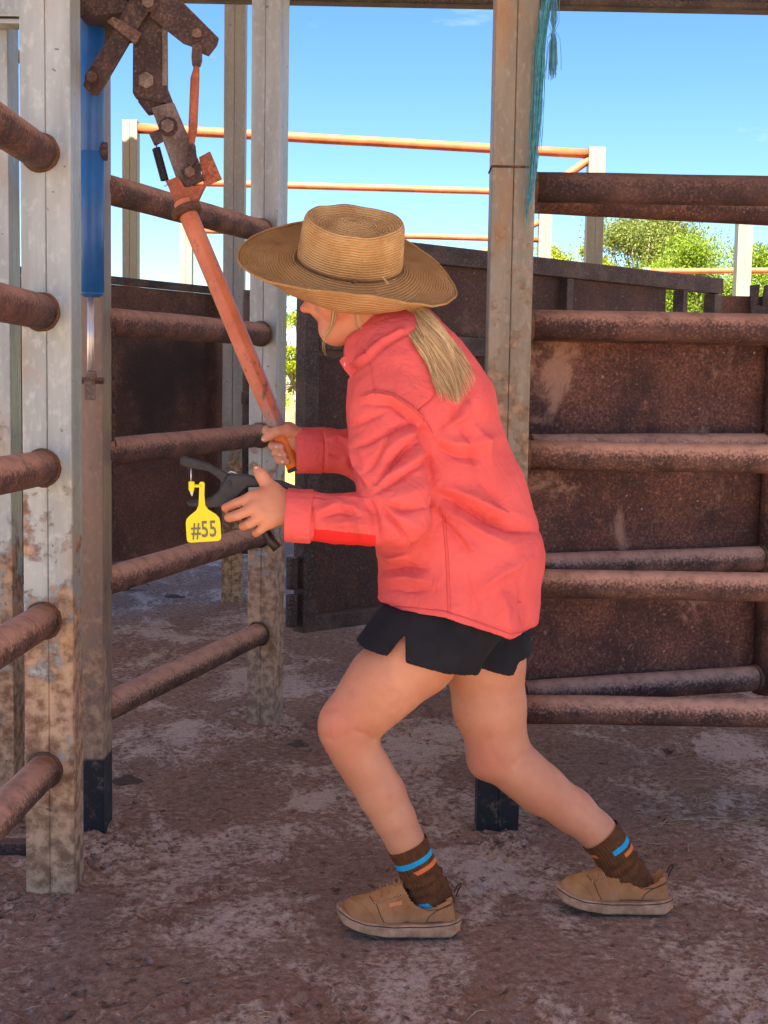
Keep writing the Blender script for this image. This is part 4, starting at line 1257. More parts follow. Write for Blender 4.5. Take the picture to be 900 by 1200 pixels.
M['eye'] = m_simple('eye_white', (.75, .72, .68), .2, 0, .03, 40, 0); M['iris'] = m_simple('iris', (.05, .08, .10), .2, 0, .1, 90, 0)
M['nail'] = m_simple('finger_nail', (.70, .43, .36), .3, 0, .05, 60, 0)
for sy in (-1, 1):
    e = hp(.078, sy * .034, -.013)
    mb = MB().ball(e, .0125, 14); 
    eo = obj('eye', mb, M['eye'], person)
    obj('iris', MB().ball(e + HF_ * .0085, .0062, 10, sc=(.8, 1, 1)), M['iris'], eo)
def nail(p, dirv, nrm, ln=.0095, w=.0075):
    p, dirv, nrm = Vector(p), Vector(dirv).normalized(), Vector(nrm).normalized(); sd = dirv.cross(nrm)
    mb = MB(); b = 0
    for i in range(5):
        for j in range(5):
            u, v_ = i / 4 - .5, j / 4 - .5
            ww = w * (1 - .25 * abs(u * 2) ** 3)
            mb.v.append(tuple(p + dirv * u * ln + sd * v_ * ww + nrm * (-(v_ * 2) ** 2 * .0016 - (u * 2) ** 2 * .0004)))
    for i in range(4):
        for j in range(4): mb.face((i * 5 + j, i * 5 + j + 1, i * 5 + j + 6, i * 5 + j + 5), 0, True)
    return obj('nail', mb, M['nail'], body)
nail(J3(308.5, 514, 2.9655), J3(306, 516, 2.97) - J3(312, 511.5, 2.97), (-.35, -1, .35))
for y in (520.5, 529.5, 538): nail(J3(324.2 + (y - 520.5) * .415, y + 3.2, 2.9668), (1, .1, -.1), (.25, -1, .1), .008, .0068)
nail(J3(300.5, 549.5, 2.6665), J3(300, 548, 2.67) - J3(306, 557, 2.67), (-.35, -1, .2), .010, .008)

# ---------------------------------------------------------------- shirt
S = Field((-.30, 2.50, .62), (.40, 3.18, 1.38), .0027)
st = [(458, 391, .072, .078), (470, 418, .115, .155), (489, 478, .152, .185), (503, 535, .166, .172), (527, 598, .172, .165), (541, 652, .176, .172), (537, 710, .174, .182), (531, 780, .172, .190)]
for (x0, y0, r0, w0), (x1, y1, r1, w1) in zip(st[:-1], st[1:]):
    S.cone(J3(x0, y0, YB), r0, J3(x1, y1, YB), r1, .02, w0, w1)
S.cone(J3(520, 420, YB), .045, J3(548, 470, YB), .055, .04, .12, .14)     # rounded upper back
sl_pts = [(J3(458, 440, 2.755), .072), (J3(455, 480, 2.725), .077), (J3(455, 530, 2.695), .0765), (J3(462, 585, 2.656), .071), (J3(466, 604, 2.648), .066)]
S.chain(sl_pts[:3], .022); S.chain(sl_pts[2:], .008)
S.chain([(J3(466, 604, 2.648), .065), (J3(432, 608, 2.65), .054), (J3(392, 608, 2.658), .050), (J3(362, 605, 2.658), .050), (J3(320, 602, 2.658), .050)], .004)
S.chain([(J3(455, 445, 2.995), .068), (J3(455, 500, 3.03), .07), (J3(455, 555, 3.055), .066)], .022)
S.chain([(J3(455, 555, 3.055), .062), (J3(412, 530, 3.03), .051), (J3(378, 527, 3.02), .0495), (J3(330, 526, 3.012), .0485)], .012)
full, gg = S.sub((-9, -9, -9), (9, 9, 9))
# hem: cut below the curve of the shirt tail
hx = np.array([at(x, y, 2.7).x for x, y in ((380, 716), (437, 716), (470, 719), (520, 723), (560, 736), (600, 751), (626, 746), (680, 740))])
hz = np.array([at(x, y, 2.7).z for x, y in ((380, 716), (437, 716), (470, 719), (520, 723), (560, 736), (600, 751), (626, 746), (680, 740))])
hemz = np.interp(gg[0].ravel(), hx, hz).astype(np.float32)[:, None, None]
solid = S.a.copy()
S.cut(full, hemz - gg[2])
low = np.maximum(gg[2] - (hemz + .07), -.5)
S.a = np.maximum(S.a, -np.maximum(solid + .007, low))
# cuffs: cut and hollow
for (px0, py0, px1, py1, Yc, ymin, ymax, zlo, zhi) in ((335, 574, 338.5, 640, 2.66, 2.50, 2.76, .80, 1.06), (346.5, 500, 348.5, 556, 3.012, 2.93, 3.2, .85, 1.20)):
    a, b = J3(px0, py0, Yc), J3(px1, py1, Yc)
    sl, g = S.sub((-.32, ymin, zlo), (a[0] + .06, ymax, zhi))
    xe = a[0] + (g[2] - a[2]) * (b[0] - a[0]) / (b[2] - a[2])
    S.cut(sl, xe - g[0] + 0 * g[1])
    S.a[sl] = np.maximum(S.a[sl], -np.maximum(solid[sl] + .006, g[0] - xe - .04))
# neck hole
S.carve(J3(446, 378, 2.862), (.058, .062, .040), .004)
sV, sQ = S.mesh(); del solid
sV = smooth_np(sV, sQ, 2, .5)
sN = normals_np(sV, sQ)
# -- project vertices to photo pixels so folds can be laid where the photo has them
Rm = np.array(CAM_R.transposed())
def to_px(V):
    q = (V - np.array([0, 0, CAM_H])) @ Rm.T
    return 450 + FOC * q[:, 0] / -q[:, 2], 600 - FOC * q[:, 1] / -q[:, 2]
U_, W_ = to_px(sV)
near = np.clip((-sN[:, 1] + .35) / .5, 0, 1)            # near side of the garment only
disp = np.zeros(len(sV))
def fold(pts, w, h, mask=None, taper=True, sharp=1.0):
    """a soft ridge (h > 0) or crease (h < 0), mm, along a polyline"""
    global disp
    best = np.full(len(sV), 1e9); prm = np.zeros(len(sV))
    P_ = np.array(pts, float); seg = np.linalg.norm(np.diff(P_, axis=0), axis=1); cum = np.concatenate([[0], np.cumsum(seg)]); T = cum[-1]
    for i in range(len(P_) - 1):
        ab = P_[i + 1] - P_[i]; L2 = ab @ ab
        t = np.clip(((U_ - P_[i, 0]) * ab[0] + (W_ - P_[i, 1]) * ab[1]) / L2, 0, 1)
        dd = np.hypot(U_ - P_[i, 0] - t * ab[0], W_ - P_[i, 1] - t * ab[1])
        m = dd < best
        best[m] = dd[m]; prm[m] = (cum[i] + t[m] * seg[i]) / T
    k = np.exp(-(best / (w * (.78 if h < 0 else .95))) ** (1.25 if h < 0 else 1.6))
    if taper: k = k * np.sin(np.clip(prm, .03, .97) * math.pi) ** .6
    disp += k * h * .0025 * near * (1 if mask is None else mask)
arm = np.clip((2.775 - sV[:, 1]) / .03, 0, 1) * ((U_ < 515) & (W_ > 440))
tor = 1 - np.clip((2.72 - sV[:, 1]) / .03, 0, 1) * ((U_ < 508) & (W_ > 480))
# armhole lap and the creases that hang from it
fold([(424, 466), (440, 462), (460, 466), (484, 482), (500, 497), (507, 508)], 4.0, 5.0)
fold([(430, 474), (458, 474), (482, 492), (500, 508)], 4.5, -4.5)
fold([(499, 488), (497, 505), (500, 525), (506, 560)], 4.5, -7.0)
for p, w, h in (([(436, 579), (470, 560), (503, 538)], 4.5, -7), ([(433, 571), (462, 542), (494, 514)], 4.5, -7.5), ([(429, 556), (447, 530), (460, 503)], 4, -5), ([(497, 492), (470, 499), (440, 514), (412, 527)], 4, -6), ([(499, 501), (478, 524), (452, 548)], 4, -5.5),
                ([(441, 585), (470, 598), (502, 594)], 4, -6), ([(442, 591), (462, 614), (480, 637)], 4, -6), ([(410, 500), (432, 492), (452, 482)], 4, -4), ([(436, 566), (474, 548), (503, 524)], 8, 4), ([(440, 540), (468, 516), (496, 504)], 8, 4), ([(446, 588), (472, 582), (506, 568)], 9, 4.5),
                ([(455, 596), (478, 612), (496, 622)], 7, 4), ([(432, 585), (440, 604), (444, 632)], 4, -5), ([(420, 480), (440, 500), (452, 520)], 10, 2.5), ([(480, 500), (488, 530), (490, 560)], 9, 2.5), ([(415, 510), (425, 535), (434, 560)], 5, 3)):
    fold(p, w, h * 1.0, arm)
for p, w, h in (([(364, 585), (366, 600), (367, 632)], 2.6, -3.0), ([(372, 600), (395, 592), (420, 597)], 5, 4), ([(374, 607), (396, 600), (424, 606)], 4, -4), ([(380, 588), (405, 584), (428, 586)], 5, 3), ([(378, 616), (410, 612), (440, 618)], 5, 3),
                ([(425, 586), (436, 602), (440, 630)], 5, -4), ([(412, 588), (420, 606), (424, 630)], 5, 3), ([(395, 590), (402, 598), (418, 600)], 3, -4)):
    fold(p, w, h * 1.0, arm)
# far cuff
fold([(378, 505), (379, 528), (379, 552)], 2.6, -3.0)
fold([(384, 515), (396, 512), (408, 516)], 4, 3.5); fold([(384, 532), (398, 536), (408, 534)], 4, -3)
# back and side of the trunk
for p, w, h in (([(508, 510), (530, 520), (560, 520), (585, 512)], 9, 4), ([(508, 522), (535, 535), (565, 538)], 8, -4), ([(512, 505), (528, 492), (542, 470)], 7, -4), ([(520, 500), (538, 490), (555, 470)], 8, 4),
                ([(540, 500), (552, 520), (560, 548)], 8, -4), ([(553, 495), (567, 520), (576, 545)], 8, 4), ([(512, 578), (540, 592), (572, 610), (600, 620), (632, 622)], 8, -7), ([(515, 568), (545, 580), (580, 597), (615, 606)], 9, 5),
                ([(512, 592), (540, 608), (570, 628), (600, 640)], 9, 4.5), ([(510, 600), (530, 622), (552, 650)], 8, -4.5), ([(520, 605), (545, 632), (566, 662)], 9, 4), ([(560, 560), (585, 590), (608, 612)], 9, -3.5),
                ([(450, 668), (475, 663), (505, 668)], 6, -4), ([(448, 678), (480, 676), (512, 684)], 7, 4), ([(455, 690), (485, 692), (515, 690)], 6, -3), ([(560, 690), (590, 670), (620, 655)], 9, 3.5), ([(545, 670), (555, 700), (558, 728)], 9, -3), ([(585, 690), (592, 715), (596, 742)], 9, 3.5), ([(610, 690), (614, 715), (618, 742)], 7, -3.5),
                ([(445, 650), (460, 655), (480, 650)], 5, 4), ([(535, 430), (548, 460), (556, 490)], 8, -2.5)):
    fold(p, w * .85, h * 1.5, tor)
# chest front, under the near arm
for p, w, h in (([(404, 520), (412, 545), (428, 575)], 4, -5), ([(408, 515), (418, 545), (434, 570)], 4, 5)):
    fold(p, w, h)
fold([(408, 440), (418, 432), (436, 418), (452, 404), (472, 393), (488, 387)], 2.6, -4.0, taper=False)
fold([(414, 428), (430, 416), (448, 400), (470, 388)], 4.0, 3.0, taper=False)
# yoke and side seams, hem stitching
for p in ([(428, 408), (434, 430), (440, 462)], [(489, 482), (505, 468), (518, 446)], [(519, 612), (522, 650), (524, 716)], [(437, 708), (480, 711), (520, 715), (560, 728), (600, 742), (630, 737)], [(402, 586), (380, 583), (366, 581)]):
    fold(p, 1.9, -1.6, taper=False)
# fine random rumpling everywhere, stretched along the pull of the cloth
rum = np.empty(len(sV)); 
for i, v in enumerate(sV):
    x, y, z = v
    a = x * .75 + z * .66; b = -x * .66 + z * .75
    rum[i] = mnoise.noise((a * 9, b * 26, y * 14)) + .45 * mnoise.noise((a * 30 + 3, b * 55, y * 40))
disp += rum * .0022
# hem edge waves
sV = sV + sN * disp[:, None]
sV = smooth_np(sV, sQ, 1, .15)
n = NT('coral_cotton')
c = n.mix(n.ramp(n.noise(9, 5, .55), .3, .7), (.65, .108, .102), (.73, .132, .124))
n.color(c); n.set(rough=.9, spec=.06)
rg_ = n.math('ABSOLUTE', n.math('SUBTRACT', n.noise(15, 2.5, .5, dist=.7), .5))
n.bump(n.ramp(rg_, 0, .10), .16, .009)
rg_ = n.math('ABSOLUTE', n.math('SUBTRACT', n.noise(34, 2, .5, stretch=(1, 1, 1.6), dist=.5), .5))
n.bump(n.ramp(rg_, 0, .12), .12, .004)
n.bump(n.noise(900, 2, .5), .12, .0006); n.bump(n.noise(48, 5, .6), .25, .004)
M['coral'] = n.mat
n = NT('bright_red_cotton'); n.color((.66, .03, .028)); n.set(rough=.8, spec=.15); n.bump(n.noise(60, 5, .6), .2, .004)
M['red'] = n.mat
sme = np_mesh('shirt', sV - P_OFF, sQ)
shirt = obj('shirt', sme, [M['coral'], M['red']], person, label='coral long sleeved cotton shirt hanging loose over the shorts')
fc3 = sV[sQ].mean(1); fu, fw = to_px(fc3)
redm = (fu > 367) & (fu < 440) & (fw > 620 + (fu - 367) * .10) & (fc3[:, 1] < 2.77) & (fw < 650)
# bright red patch on the underside of the near forearm
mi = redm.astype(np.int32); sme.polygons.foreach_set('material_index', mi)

# collar: two leaves and a stand round the neck
cc = Vector(J3(452, 392, 2.864)); ca = Vector((-.50, 0, .866)).normalized(); cf = Vector((-.866, 0, -.50)); cy = Vector((0, 1, 0))
def collar(r0, r1, h0, h1, a0, a1, name, flare=0.0):
    mb = MB(); na, nh = 48, 6
    for side in (0, 1):
        for i in range(na + 1):
            a = a0 + (a1 - a0) * i / na
            for j in range(nh + 1):
                s = j / nh
                r = r0 + (r1 - r0) * s + flare * math.sin(s * math.pi) + (.0035 if side else 0) + .002 * mnoise.noise((a * 3, s * 3, side * .1))
                h = h0 + (h1 - h0) * s + .003 * mnoise.noise((a * 2.2, 5, s))
                p = cc + cf * (r * 1.06 * math.cos(a)) + cy * (r * .98 * math.sin(a)) + ca * h
                mb.v.append(tuple(p))
    k = (na + 1) * (nh + 1)
    for side in (0, 1):
        for i in range(na):
            for j in range(nh):
                q = [side * k + i * (nh + 1) + j, side * k + (i + 1) * (nh + 1) + j, side * k + (i + 1) * (nh + 1) + j + 1, side * k + i * (nh + 1) + j + 1]
                mb.face(tuple(q), 0, True)
    for i in range(na):
        for j in (0, nh):
            mb.face((i * (nh + 1) + j, (i + 1) * (nh + 1) + j, k + (i + 1) * (nh + 1) + j, k + i * (nh + 1) + j), 0, True)
    for i in (0, na):
        for j in range(nh):
            mb.face((i * (nh + 1) + j, i * (nh + 1) + j + 1, k + i * (nh + 1) + j + 1, k + i * (nh + 1) + j), 0, False)
    return obj(name, mb, M['coral'], shirt)
collar(.084, .071, -.020, .034, R(14), R(346), 'collar_stand', .004)
collar(.108, .0755, -.030, .035, R(20), R(340), 'collar_leaf', .007)
def cuff(p0, p1, r0, r1, name='cuff', ry=1.0):
    a_, b_ = Vector(p0), Vector(p1); d_ = (b_ - a_).normalized(); u_ = Vector((0, 1, 0)); u_ = (u_ - d_ * u_.dot(d_)).normalized(); w_ = d_.cross(u_)
    mb = MB(); nk = 72; prof = [(0, -.004), (0, .0), (.04, .0022), (.5, .0018), (.94, .0026), (1.0, .0004), (1.0, -.004)]
    for s_, o_ in prof:
        for k in range(nk):
            an = 2 * math.pi * k / nk
            rr = r0 + (r1 - r0) * s_ + o_ + .0022 * mnoise.noise((math.cos(an) * 2, math.sin(an) * 2, s_ * 1.5 + r0 * 90)) + .0012 * mnoise.noise((math.cos(an) * 7, math.sin(an) * 7, s_ * 3))
            mb.v.append(tuple(a_.lerp(b_, s_) + u_ * (rr * ry * math.cos(an)) + w_ * (rr * math.sin(an))))
    for j in range(len(prof) - 1):
        for k in range(nk): mb.face((j * nk + k, j * nk + (k + 1) % nk, (j + 1) * nk + (k + 1) % nk, (j + 1) * nk + k), 0, True)
    return obj(name, mb, M['coral'], shirt)
cuff(J3(335.5, 603.5, 2.658), J3(366, 605.5, 2.658), .0525, .0525)
cuff(J3(346.8, 527.5, 3.013), J3(378, 528, 3.02), .0505, .0505)
bvh_s0 = BVHTree.FromPolygons([tuple(v) for v in sV], [tuple(q) for q in sQ.tolist()])
M['stitch'] = m_simple('coral_stitching', (.52, .06, .055), .9, 0, .1, 60, 0)
def stitch(px_pts, rad=.0010):
    pts = []
    for i in range(len(px_pts) - 1):
        m = max(3, int(math.hypot(px_pts[i + 1][0] - px_pts[i][0], px_pts[i + 1][1] - px_pts[i][1]) / 2.5))
        for q_ in range(m + (1 if i == len(px_pts) - 2 else 0)):
            w_ = q_ / m
            d_ = ray(px_pts[i][0] * (1 - w_) + px_pts[i + 1][0] * w_, px_pts[i][1] * (1 - w_) + px_pts[i + 1][1] * w_).normalized()
            r_ = bvh_s0.ray_cast(Vector((0, 0, CAM_H)), d_)
            if r_[0] is not None and (not pts or abs(r_[0].y - pts[-1].y) < .02): pts.append(r_[0] + r_[1] * .0002)
    if len(pts) > 3: obj('seam', MB().tube(pts, rad, 5), M['stitch'], shirt)
stitch([(424, 464), (440, 460), (460, 464), (484, 480), (500, 495), (507, 507)])
stitch([(426, 460.5), (441, 456.5), (461, 460.5), (485, 476)], .0007)
stitch([(489, 482), (505, 468), (518, 446)]); stitch([(430, 404), (436, 430), (441, 456)], .0008)
stitch([(518, 600), (520, 625), (522, 650), (524, 690), (525, 720)], .0006); stitch([(521.5, 600), (523.5, 625), (525.5, 650), (527.5, 690), (528.5, 722)], .0005)
stitch([(440, 709), (480, 712), (520, 716), (560, 729), (598, 743), (624, 739)], .0008)
stitch([(410, 436), (420, 429), (437, 415), (453, 401), (472, 390), (486, 385)], .0008)
stitch([(432, 583), (405, 581), (380, 579)], .0008)
# front tab with its button
tabp = [(397.5, 423), (401, 418.5), (412, 415), (424, 412), (422, 432), (412, 446), (409, 440), (404, 434)]
obj('collar_tab', MB().prism([at(x, y, 2.815 + (x - 397) * -.0006) for x, y in tabp], (0, .006, 0)), M['coral'], shirt, bevel=.002)
M['button'] = m_simple('pearl_button', (.72, .55, .55), .3, 0, .05, 60, 0)
p = at(406, 427, 2.812)
obj('button', MB().tube([p + Vector((0, .003, 0)), p, p - Vector((0, .0015, 0))], [.0062, .0062, .005], 16), M['button'], shirt)
# strap on the near wrist
p0 = Vector(J3(343, 609, 2.658))
rg = [Vector(J3(347 + 2.5 * math.sin(a), 597, 2.660)) + Vector((0, math.cos(a) * .031, math.sin(a) * -.034)) for a in np.linspace(0, 2 * math.pi, 25)]
obj('wrist_strap', MB().tube(rg, .008, 8, cap=False, flat=.45), M['black_rubber'], person)
pb = [(336.5, 611), (341, 613.5), (352, 615), (358, 614.5), (357, 619), (352, 620.5), (341, 618.5), (337.5, 616)]

# ---------------------------------------------------------------- shorts
H_ = Field((-.14, 2.62, .50), (.42, 3.15, .98), .003)
H_.cone(J3(545, 640, YB), .12, J3(548, 688, YB), .130, .02, .145, .150)
def frust(a, ra, b, rb, ya, yb): H_.cone(a, ra, b, rb, .02, ya, yb)
frust(J3(546, 700, 2.815), .112, J3(497, 760, 2.790), .122, .096, .104)
frust(J3(497, 760, 2.79), .122, J3(462, 803, 2.78), .126, .104, .108)
frust(J3(560, 700, 2.95), .120, J3(566, 800, 2.95), .110, .10, .108)
full, gg = H_.sub((-9, -9, -9), (9, 9, 9))
solid = H_.a.copy()
a, b = J3(413, 753, 2.75), J3(563, 794, 2.75)
hz1 = a[2] + (gg[0] - a[0]) * (b[2] - a[2]) / (b[0] - a[0])
a, b = J3(569, 779, 2.93), J3(617, 769, 2.93)
hz2 = a[2] + (gg[0] - a[0]) * (b[2] - a[2]) / (b[0] - a[0])
sel = np.clip((gg[1] - 2.862) / .012, 0, 1)
hzz = hz1 * (1 - sel) + hz2 * sel
hzz = hzz.astype(np.float32)
H_.cut(full, hzz - gg[2])
H_.a = np.maximum(H_.a, -np.maximum(solid + .0065, gg[2] - hzz - .06))
# tucked up inside the shirt above its hem
Ts = None
for (x0, y0, r0, w0), (x1, y1, r1, w1) in zip(st[4:-1], st[5:]):
    q_ = H_.cone_d(J3(x0, y0, YB), r0, J3(x1, y1, YB), r1, gg, w0, w1)
    Ts = q_ if Ts is None else np.minimum(Ts, q_)
hem_h = np.interp(gg[0].ravel(), hx, hz).astype(np.float32)[:, None, None]
H_.a = np.where(gg[2] > hem_h + .002, np.maximum(H_.a, Ts + .011), H_.a).astype(np.float32)
# side slit of the near leg
tri = [J3(448, 775, 2.72), J3(473.5, 743, 2.72), J3(475.5, 790, 2.72)]
dtri = None
for i in range(3):
    p0, p1 = tri[i], tri[(i + 1) % 3]; pc = tri[(i + 2) % 3]
    nx_, nz_ = (p1[2] - p0[2]), -(p1[0] - p0[0]); l_ = math.hypot(nx_, nz_); nx_, nz_ = nx_ / l_, nz_ / l_
    if (pc[0] - p0[0]) * nx_ + (pc[2] - p0[2]) * nz_ > 0: nx_, nz_ = -nx_, -nz_
    dd = (gg[0] - p0[0]) * nx_ + (gg[2] - p0[2]) * nz_
    dtri = dd if dtri is None else np.maximum(dtri, dd)
dtri = np.maximum(dtri, gg[1] - 2.78)
H_.a = np.maximum(H_.a, -dtri.astype(np.float32))
qV, qQ = H_.mesh(); del solid, H_, S
qV = smooth_np(qV, qQ, 2, .5); qN = normals_np(qV, qQ)
rum = np.array([mnoise.noise((x * 12 + z * 8, y * 14, z * 16 - x * 10)) + .5 * mnoise.noise((x * 40, y * 30, z * 30)) for x, y, z in qV])
qV = qV + qN * (rum * .0035)[:, None]
M['black_cloth'] = m_simple('black_cotton', (.011, .0115, .0155), .85, 0, .25, 20, .2, 700, .001, .25)
shorts = obj('shorts', np_mesh('shorts', qV - P_OFF, qQ), M['black_cloth'], person, label='short black shorts with a side slit')

# ---------------------------------------------------------------- socks
M['sock'] = m_simple('brown_ribbed_knit', (.115, .048, .020), .9, 0, .2, 60, .2, 400, .001, .15)
M['sock_cyan'] = m_simple('cyan_knit', (.012, .36, .62), .9, 0, .1, 60, 0); M['sock_orange'] = m_simple('orange_knit', (.72, .19, .045), .9, 0, .1, 60, 0)
def sock(pts, rad, yr, Y, stripes, label):
    """pts photo pixels down the ankle; stripes: list of (s0, s1, side test, material)"""
    na, ns = 176, 90
    P_ = np.array([J3(x, y, Y) for x, y in pts]); cum = np.concatenate([[0], np.cumsum(np.linalg.norm(np.diff(P_, axis=0), axis=1))]); T = cum[-1]
    mb = MB(); ax0 = Vector(P_[1] - P_[0]).normalized()
    for j in range(ns + 1):
        s = j / ns
        p = Vector([np.interp(s * T, cum, P_[:, i]) for i in range(3)])
        r = np.interp(s * T, cum, rad); ry = np.interp(s * T, cum, yr)
        q = Vector([np.interp(min(1, s + .02) * T, cum, P_[:, i]) for i in range(3)]) - Vector([np.interp(max(0, s - .02) * T, cum, P_[:, i]) for i in range(3)])
        tdir = q.normalized(); u = Vector((0, 1, 0)).cross(tdir).normalized()
        for k in range(na):
            a = 2 * math.pi * k / na
            w = .0030 * math.sin(s * 44 + .9 * math.sin(a * 2 + 1) + 1.2 * math.sin(a + s * 3)) * min(1, max(0, (s - .30) * 7)) * min(1, max(0, (.72 - s) * 7))
            w += .0012 * mnoise.noise((math.cos(a) * 2, math.sin(a) * 2, s * 9))
            rib = .0009 * math.cos(a * 34) + .0022 * max(0, 1 - s * 7)
            rr = 1 + (w + rib) / r
            off_ = u * (math.cos(a) * r * rr) + Vector((0, 1, 0)) * (math.sin(a) * ry * rr)
            mb.v.append(tuple(p + off_ + tdir * (-.0)))
    for j in range(ns):
        s = (j + .5) / ns
        for k in range(na):
            a = 2 * math.pi * (k + .5) / na; m = 0
            for s0, s1, tst, mi_ in stripes:
                if s0 < s < s1 and tst(a, s): m = mi_
            mb.face((j * na + k, j * na + (k + 1) % na, (j + 1) * na + (k + 1) % na, (j + 1) * na + k), m, True)
    # rolled top edge
    return obj('sock', mb, [M['sock'], M['sock_cyan'], M['sock_orange']], person, label=label)
sock([(477, 989), (484, 1005), (494, 1025), (503, 1043), (507, 1058), (505, 1075)], [.0425, .0425, .0430, .0435, .047, .050], [.0435, .0415, .037, .031, .0265, .024], 2.795,
     [(.17, .235, lambda a, s: True, 1), (.29, .345, lambda a, s: math.cos(a) * 1 + (s - .31) * 3 < .15 or math.sin(a) > .3, 2), (.74, .86, lambda a, s: math.cos(a) > -.15 + (.86 - s) * 3 and math.sin(a) < .3, 1)],
     'brown ribbed sock with cyan and orange stripes on the front foot')
sock([(703, 977.5), (713, 990), (725, 1010), (738, 1028), (744, 1042), (744, 1056)], [.0465, .0455, .0445, .0440, .046, .048], [.0460, .044, .037, .031, .0265, .024], 2.94,
     [(.19, .26, lambda a, s: math.cos(a) < .0 or math.sin(a) > .4, 1), (.12, .20, lambda a, s: math.cos(a) > .72 and math.sin(a) < .5, 2), (.30, .36, lambda a, s: math.cos(a) < -.45, 2)],
     'brown ribbed sock with slipped stripes on the rear foot')

# ---------------------------------------------------------------- shoes
def poly_sdf(px, pz, poly):
    d = np.full(px.shape, 1e9); ins = np.zeros(px.shape, bool); m = len(poly)
    for i in range(m):
        (x0, z0), (x1, z1) = poly[i], poly[(i + 1) % m]
        ex, ez = x1 - x0, z1 - z0; t = np.clip(((px - x0) * ex + (pz - z0) * ez) / (ex * ex + ez * ez + 1e-12), 0, 1)
        d = np.minimum(d, np.hypot(px - x0 - t * ex, pz - z0 - t * ez))
        c_ = (z0 > pz) != (z1 > pz)
        with np.errstate(divide='ignore', invalid='ignore'): xi = (x1 - x0) * (pz - z0) / (z1 - z0) + x0
        ins ^= c_ & (px < xi)
    return np.where(ins, -d, d).astype(np.float32)
SX = lambda x: (x - 393) / 154.0 * .277                    # photo pixels of the front shoe -> metres from the toe
SZ = lambda y: (1101.5 - y) / 154.0 * .277
def plan(w):      # outline seen from above, toe at x = 0
    prof = [(0, .0), (.004, .014), (.016, .028), (.04, .040), (.075, .0465), (.12, .0445), (.165, .0385), (.21, .0380), (.25, .0360), (.270, .025), (.277, .0)]
    prof = [(x, max(0, y + w) if 0 < x < .277 else 0) for x, y in prof]
    xs_ = np.linspace(0, .277, 60); ys_ = np.interp(xs_, [p[0] for p in prof], [p[1] for p in prof])
    return [(x, -y) for x, y in zip(xs_, ys_)] + [(x, y * .92) for x, y in zip(xs_[::-1], ys_[::-1])][1:-1]
side_up = [(SX(x), SZ(y)) for x, y in ((395, 1076), (394.5, 1066), (400, 1060.5), (408, 1057), (422, 1054.5), (434, 1052.5), (441, 1048.5), (449, 1044), (460, 1039.5), (470, 1035), (479, 1037.5), (484, 1044), (488.5, 1052), (495, 1057.5), (504, 1059.5), (514, 1056.5), (524, 1049), (530, 1045), (537, 1045.5), (540.5, 1053), (543, 1064), (545.5, 1080), (545.5, 1090), (395, 1090))]
side_sole = [(SX(x), SZ(y)) for x, y in ((393.2, 1073), (394.2, 1067.5), (402, 1071), (412, 1077), (422, 1081), (440, 1084.2), (465, 1085.6), (500, 1085.8), (525, 1083.8), (546.4, 1080.3), (547.2, 1088), (541, 1096), (533, 1101), (500, 1101.5), (455, 1100.4), (425, 1095.5), (404, 1089), (396.5, 1081))]
F1 = Field((-.012, -.06, -.012), (.292, .06, .135), .0021)
xx, zz = np.meshgrid(F1.ax[0], F1.ax[2], indexing='ij')
xy, yy_ = np.meshgrid(F1.ax[0], F1.ax[1], indexing='ij')
dside = poly_sdf(xx, zz, side_up)[:, None, :]
z3 = F1.ax[2][None, None, :]
dplan = poly_sdf(xy, yy_, plan(-.003))[:, :, None] + np.clip((z3 - .030) * (.42 - .34 * np.clip((F1.ax[0][:, None, None] - .12) / .05, 0, 1)), 0, .03)
kk = .030
hh = np.maximum(kk - np.abs(dside - dplan), 0) / kk
sol = np.maximum(dside, dplan) + hh * hh * kk * .25
# opening for the foot
inner = np.maximum(dplan + .0052, -(z3 - .030) + 0 * dplan)
xo = F1.ax[0][:, None, None]
throat = np.maximum(inner, np.maximum(SX(474) - xo, xo - .268))
F1.a = np.maximum(sol, -throat).astype(np.float32)
uV, uQ = F1.mesh(); uV = smooth_np(uV, uQ, 2, .5)
F2 = Field((-.012, -.06, -.012), (.292, .06, .06), .0021)
xx, zz = np.meshgrid(F2.ax[0], F2.ax[2], indexing='ij')
ds2 = poly_sdf(xx, zz, side_sole)[:, None, :]
dp2 = poly_sdf(xy, yy_, plan(.0012))[:, :, None]
kk = .006; hh = np.maximum(kk - np.abs(ds2 - dp2), 0) / kk
F2.a = (np.maximum(ds2, dp2) + hh * hh * kk * .25).astype(np.float32)
oV, oQ = F2.mesh(); oV = smooth_np(oV, oQ, 1, .5)
n = NT('tan_suede')
c = n.mix(n.ramp(n.noise(25, 6, .65), .3, .7), (.33, .135, .050), (.46, .215, .085))
dusty_ = n.ramp(n.math('ADD', n.xyz()[2], n.math('MULTIPLY', n.noise(30, 5, .6), .06)), .045, .11, .55, 0)
c = n.mix(dusty_, c, (.40, .24, .14))
n.color(c); n.set(rough=.95, spec=.06); n.bump(n.noise(300, 3, .6), .25, .0012); n.bump(n.noise(45, 4, .6), .2, .004)
M['suede'] = n.mat
M['sole'] = m_simple('dusty_gum_sole', (.47, .27, .155), .85, 0, .3, 35, .25, 160, .002, .2)
M['shoe_dark'] = m_simple('shoe_dark_trim', (.05, .033, .025), .8, 0, .2, 60, .1)
M['shoe_orange'] = m_simple('orange_label', (.72, .24, .09), .7, 0, .08, 60, .1)
M['eyelet'] = m_simple('eyelet_metal', (.45, .36, .26), .4, .5, .1, 60, 0)
bvh_u = BVHTree.FromPolygons([tuple(v) for v in uV], [tuple(q) for q in uQ.tolist()])
bvh_o = BVHTree.FromPolygons([tuple(v) for v in oV], [tuple(q) for q in oQ.tolist()])
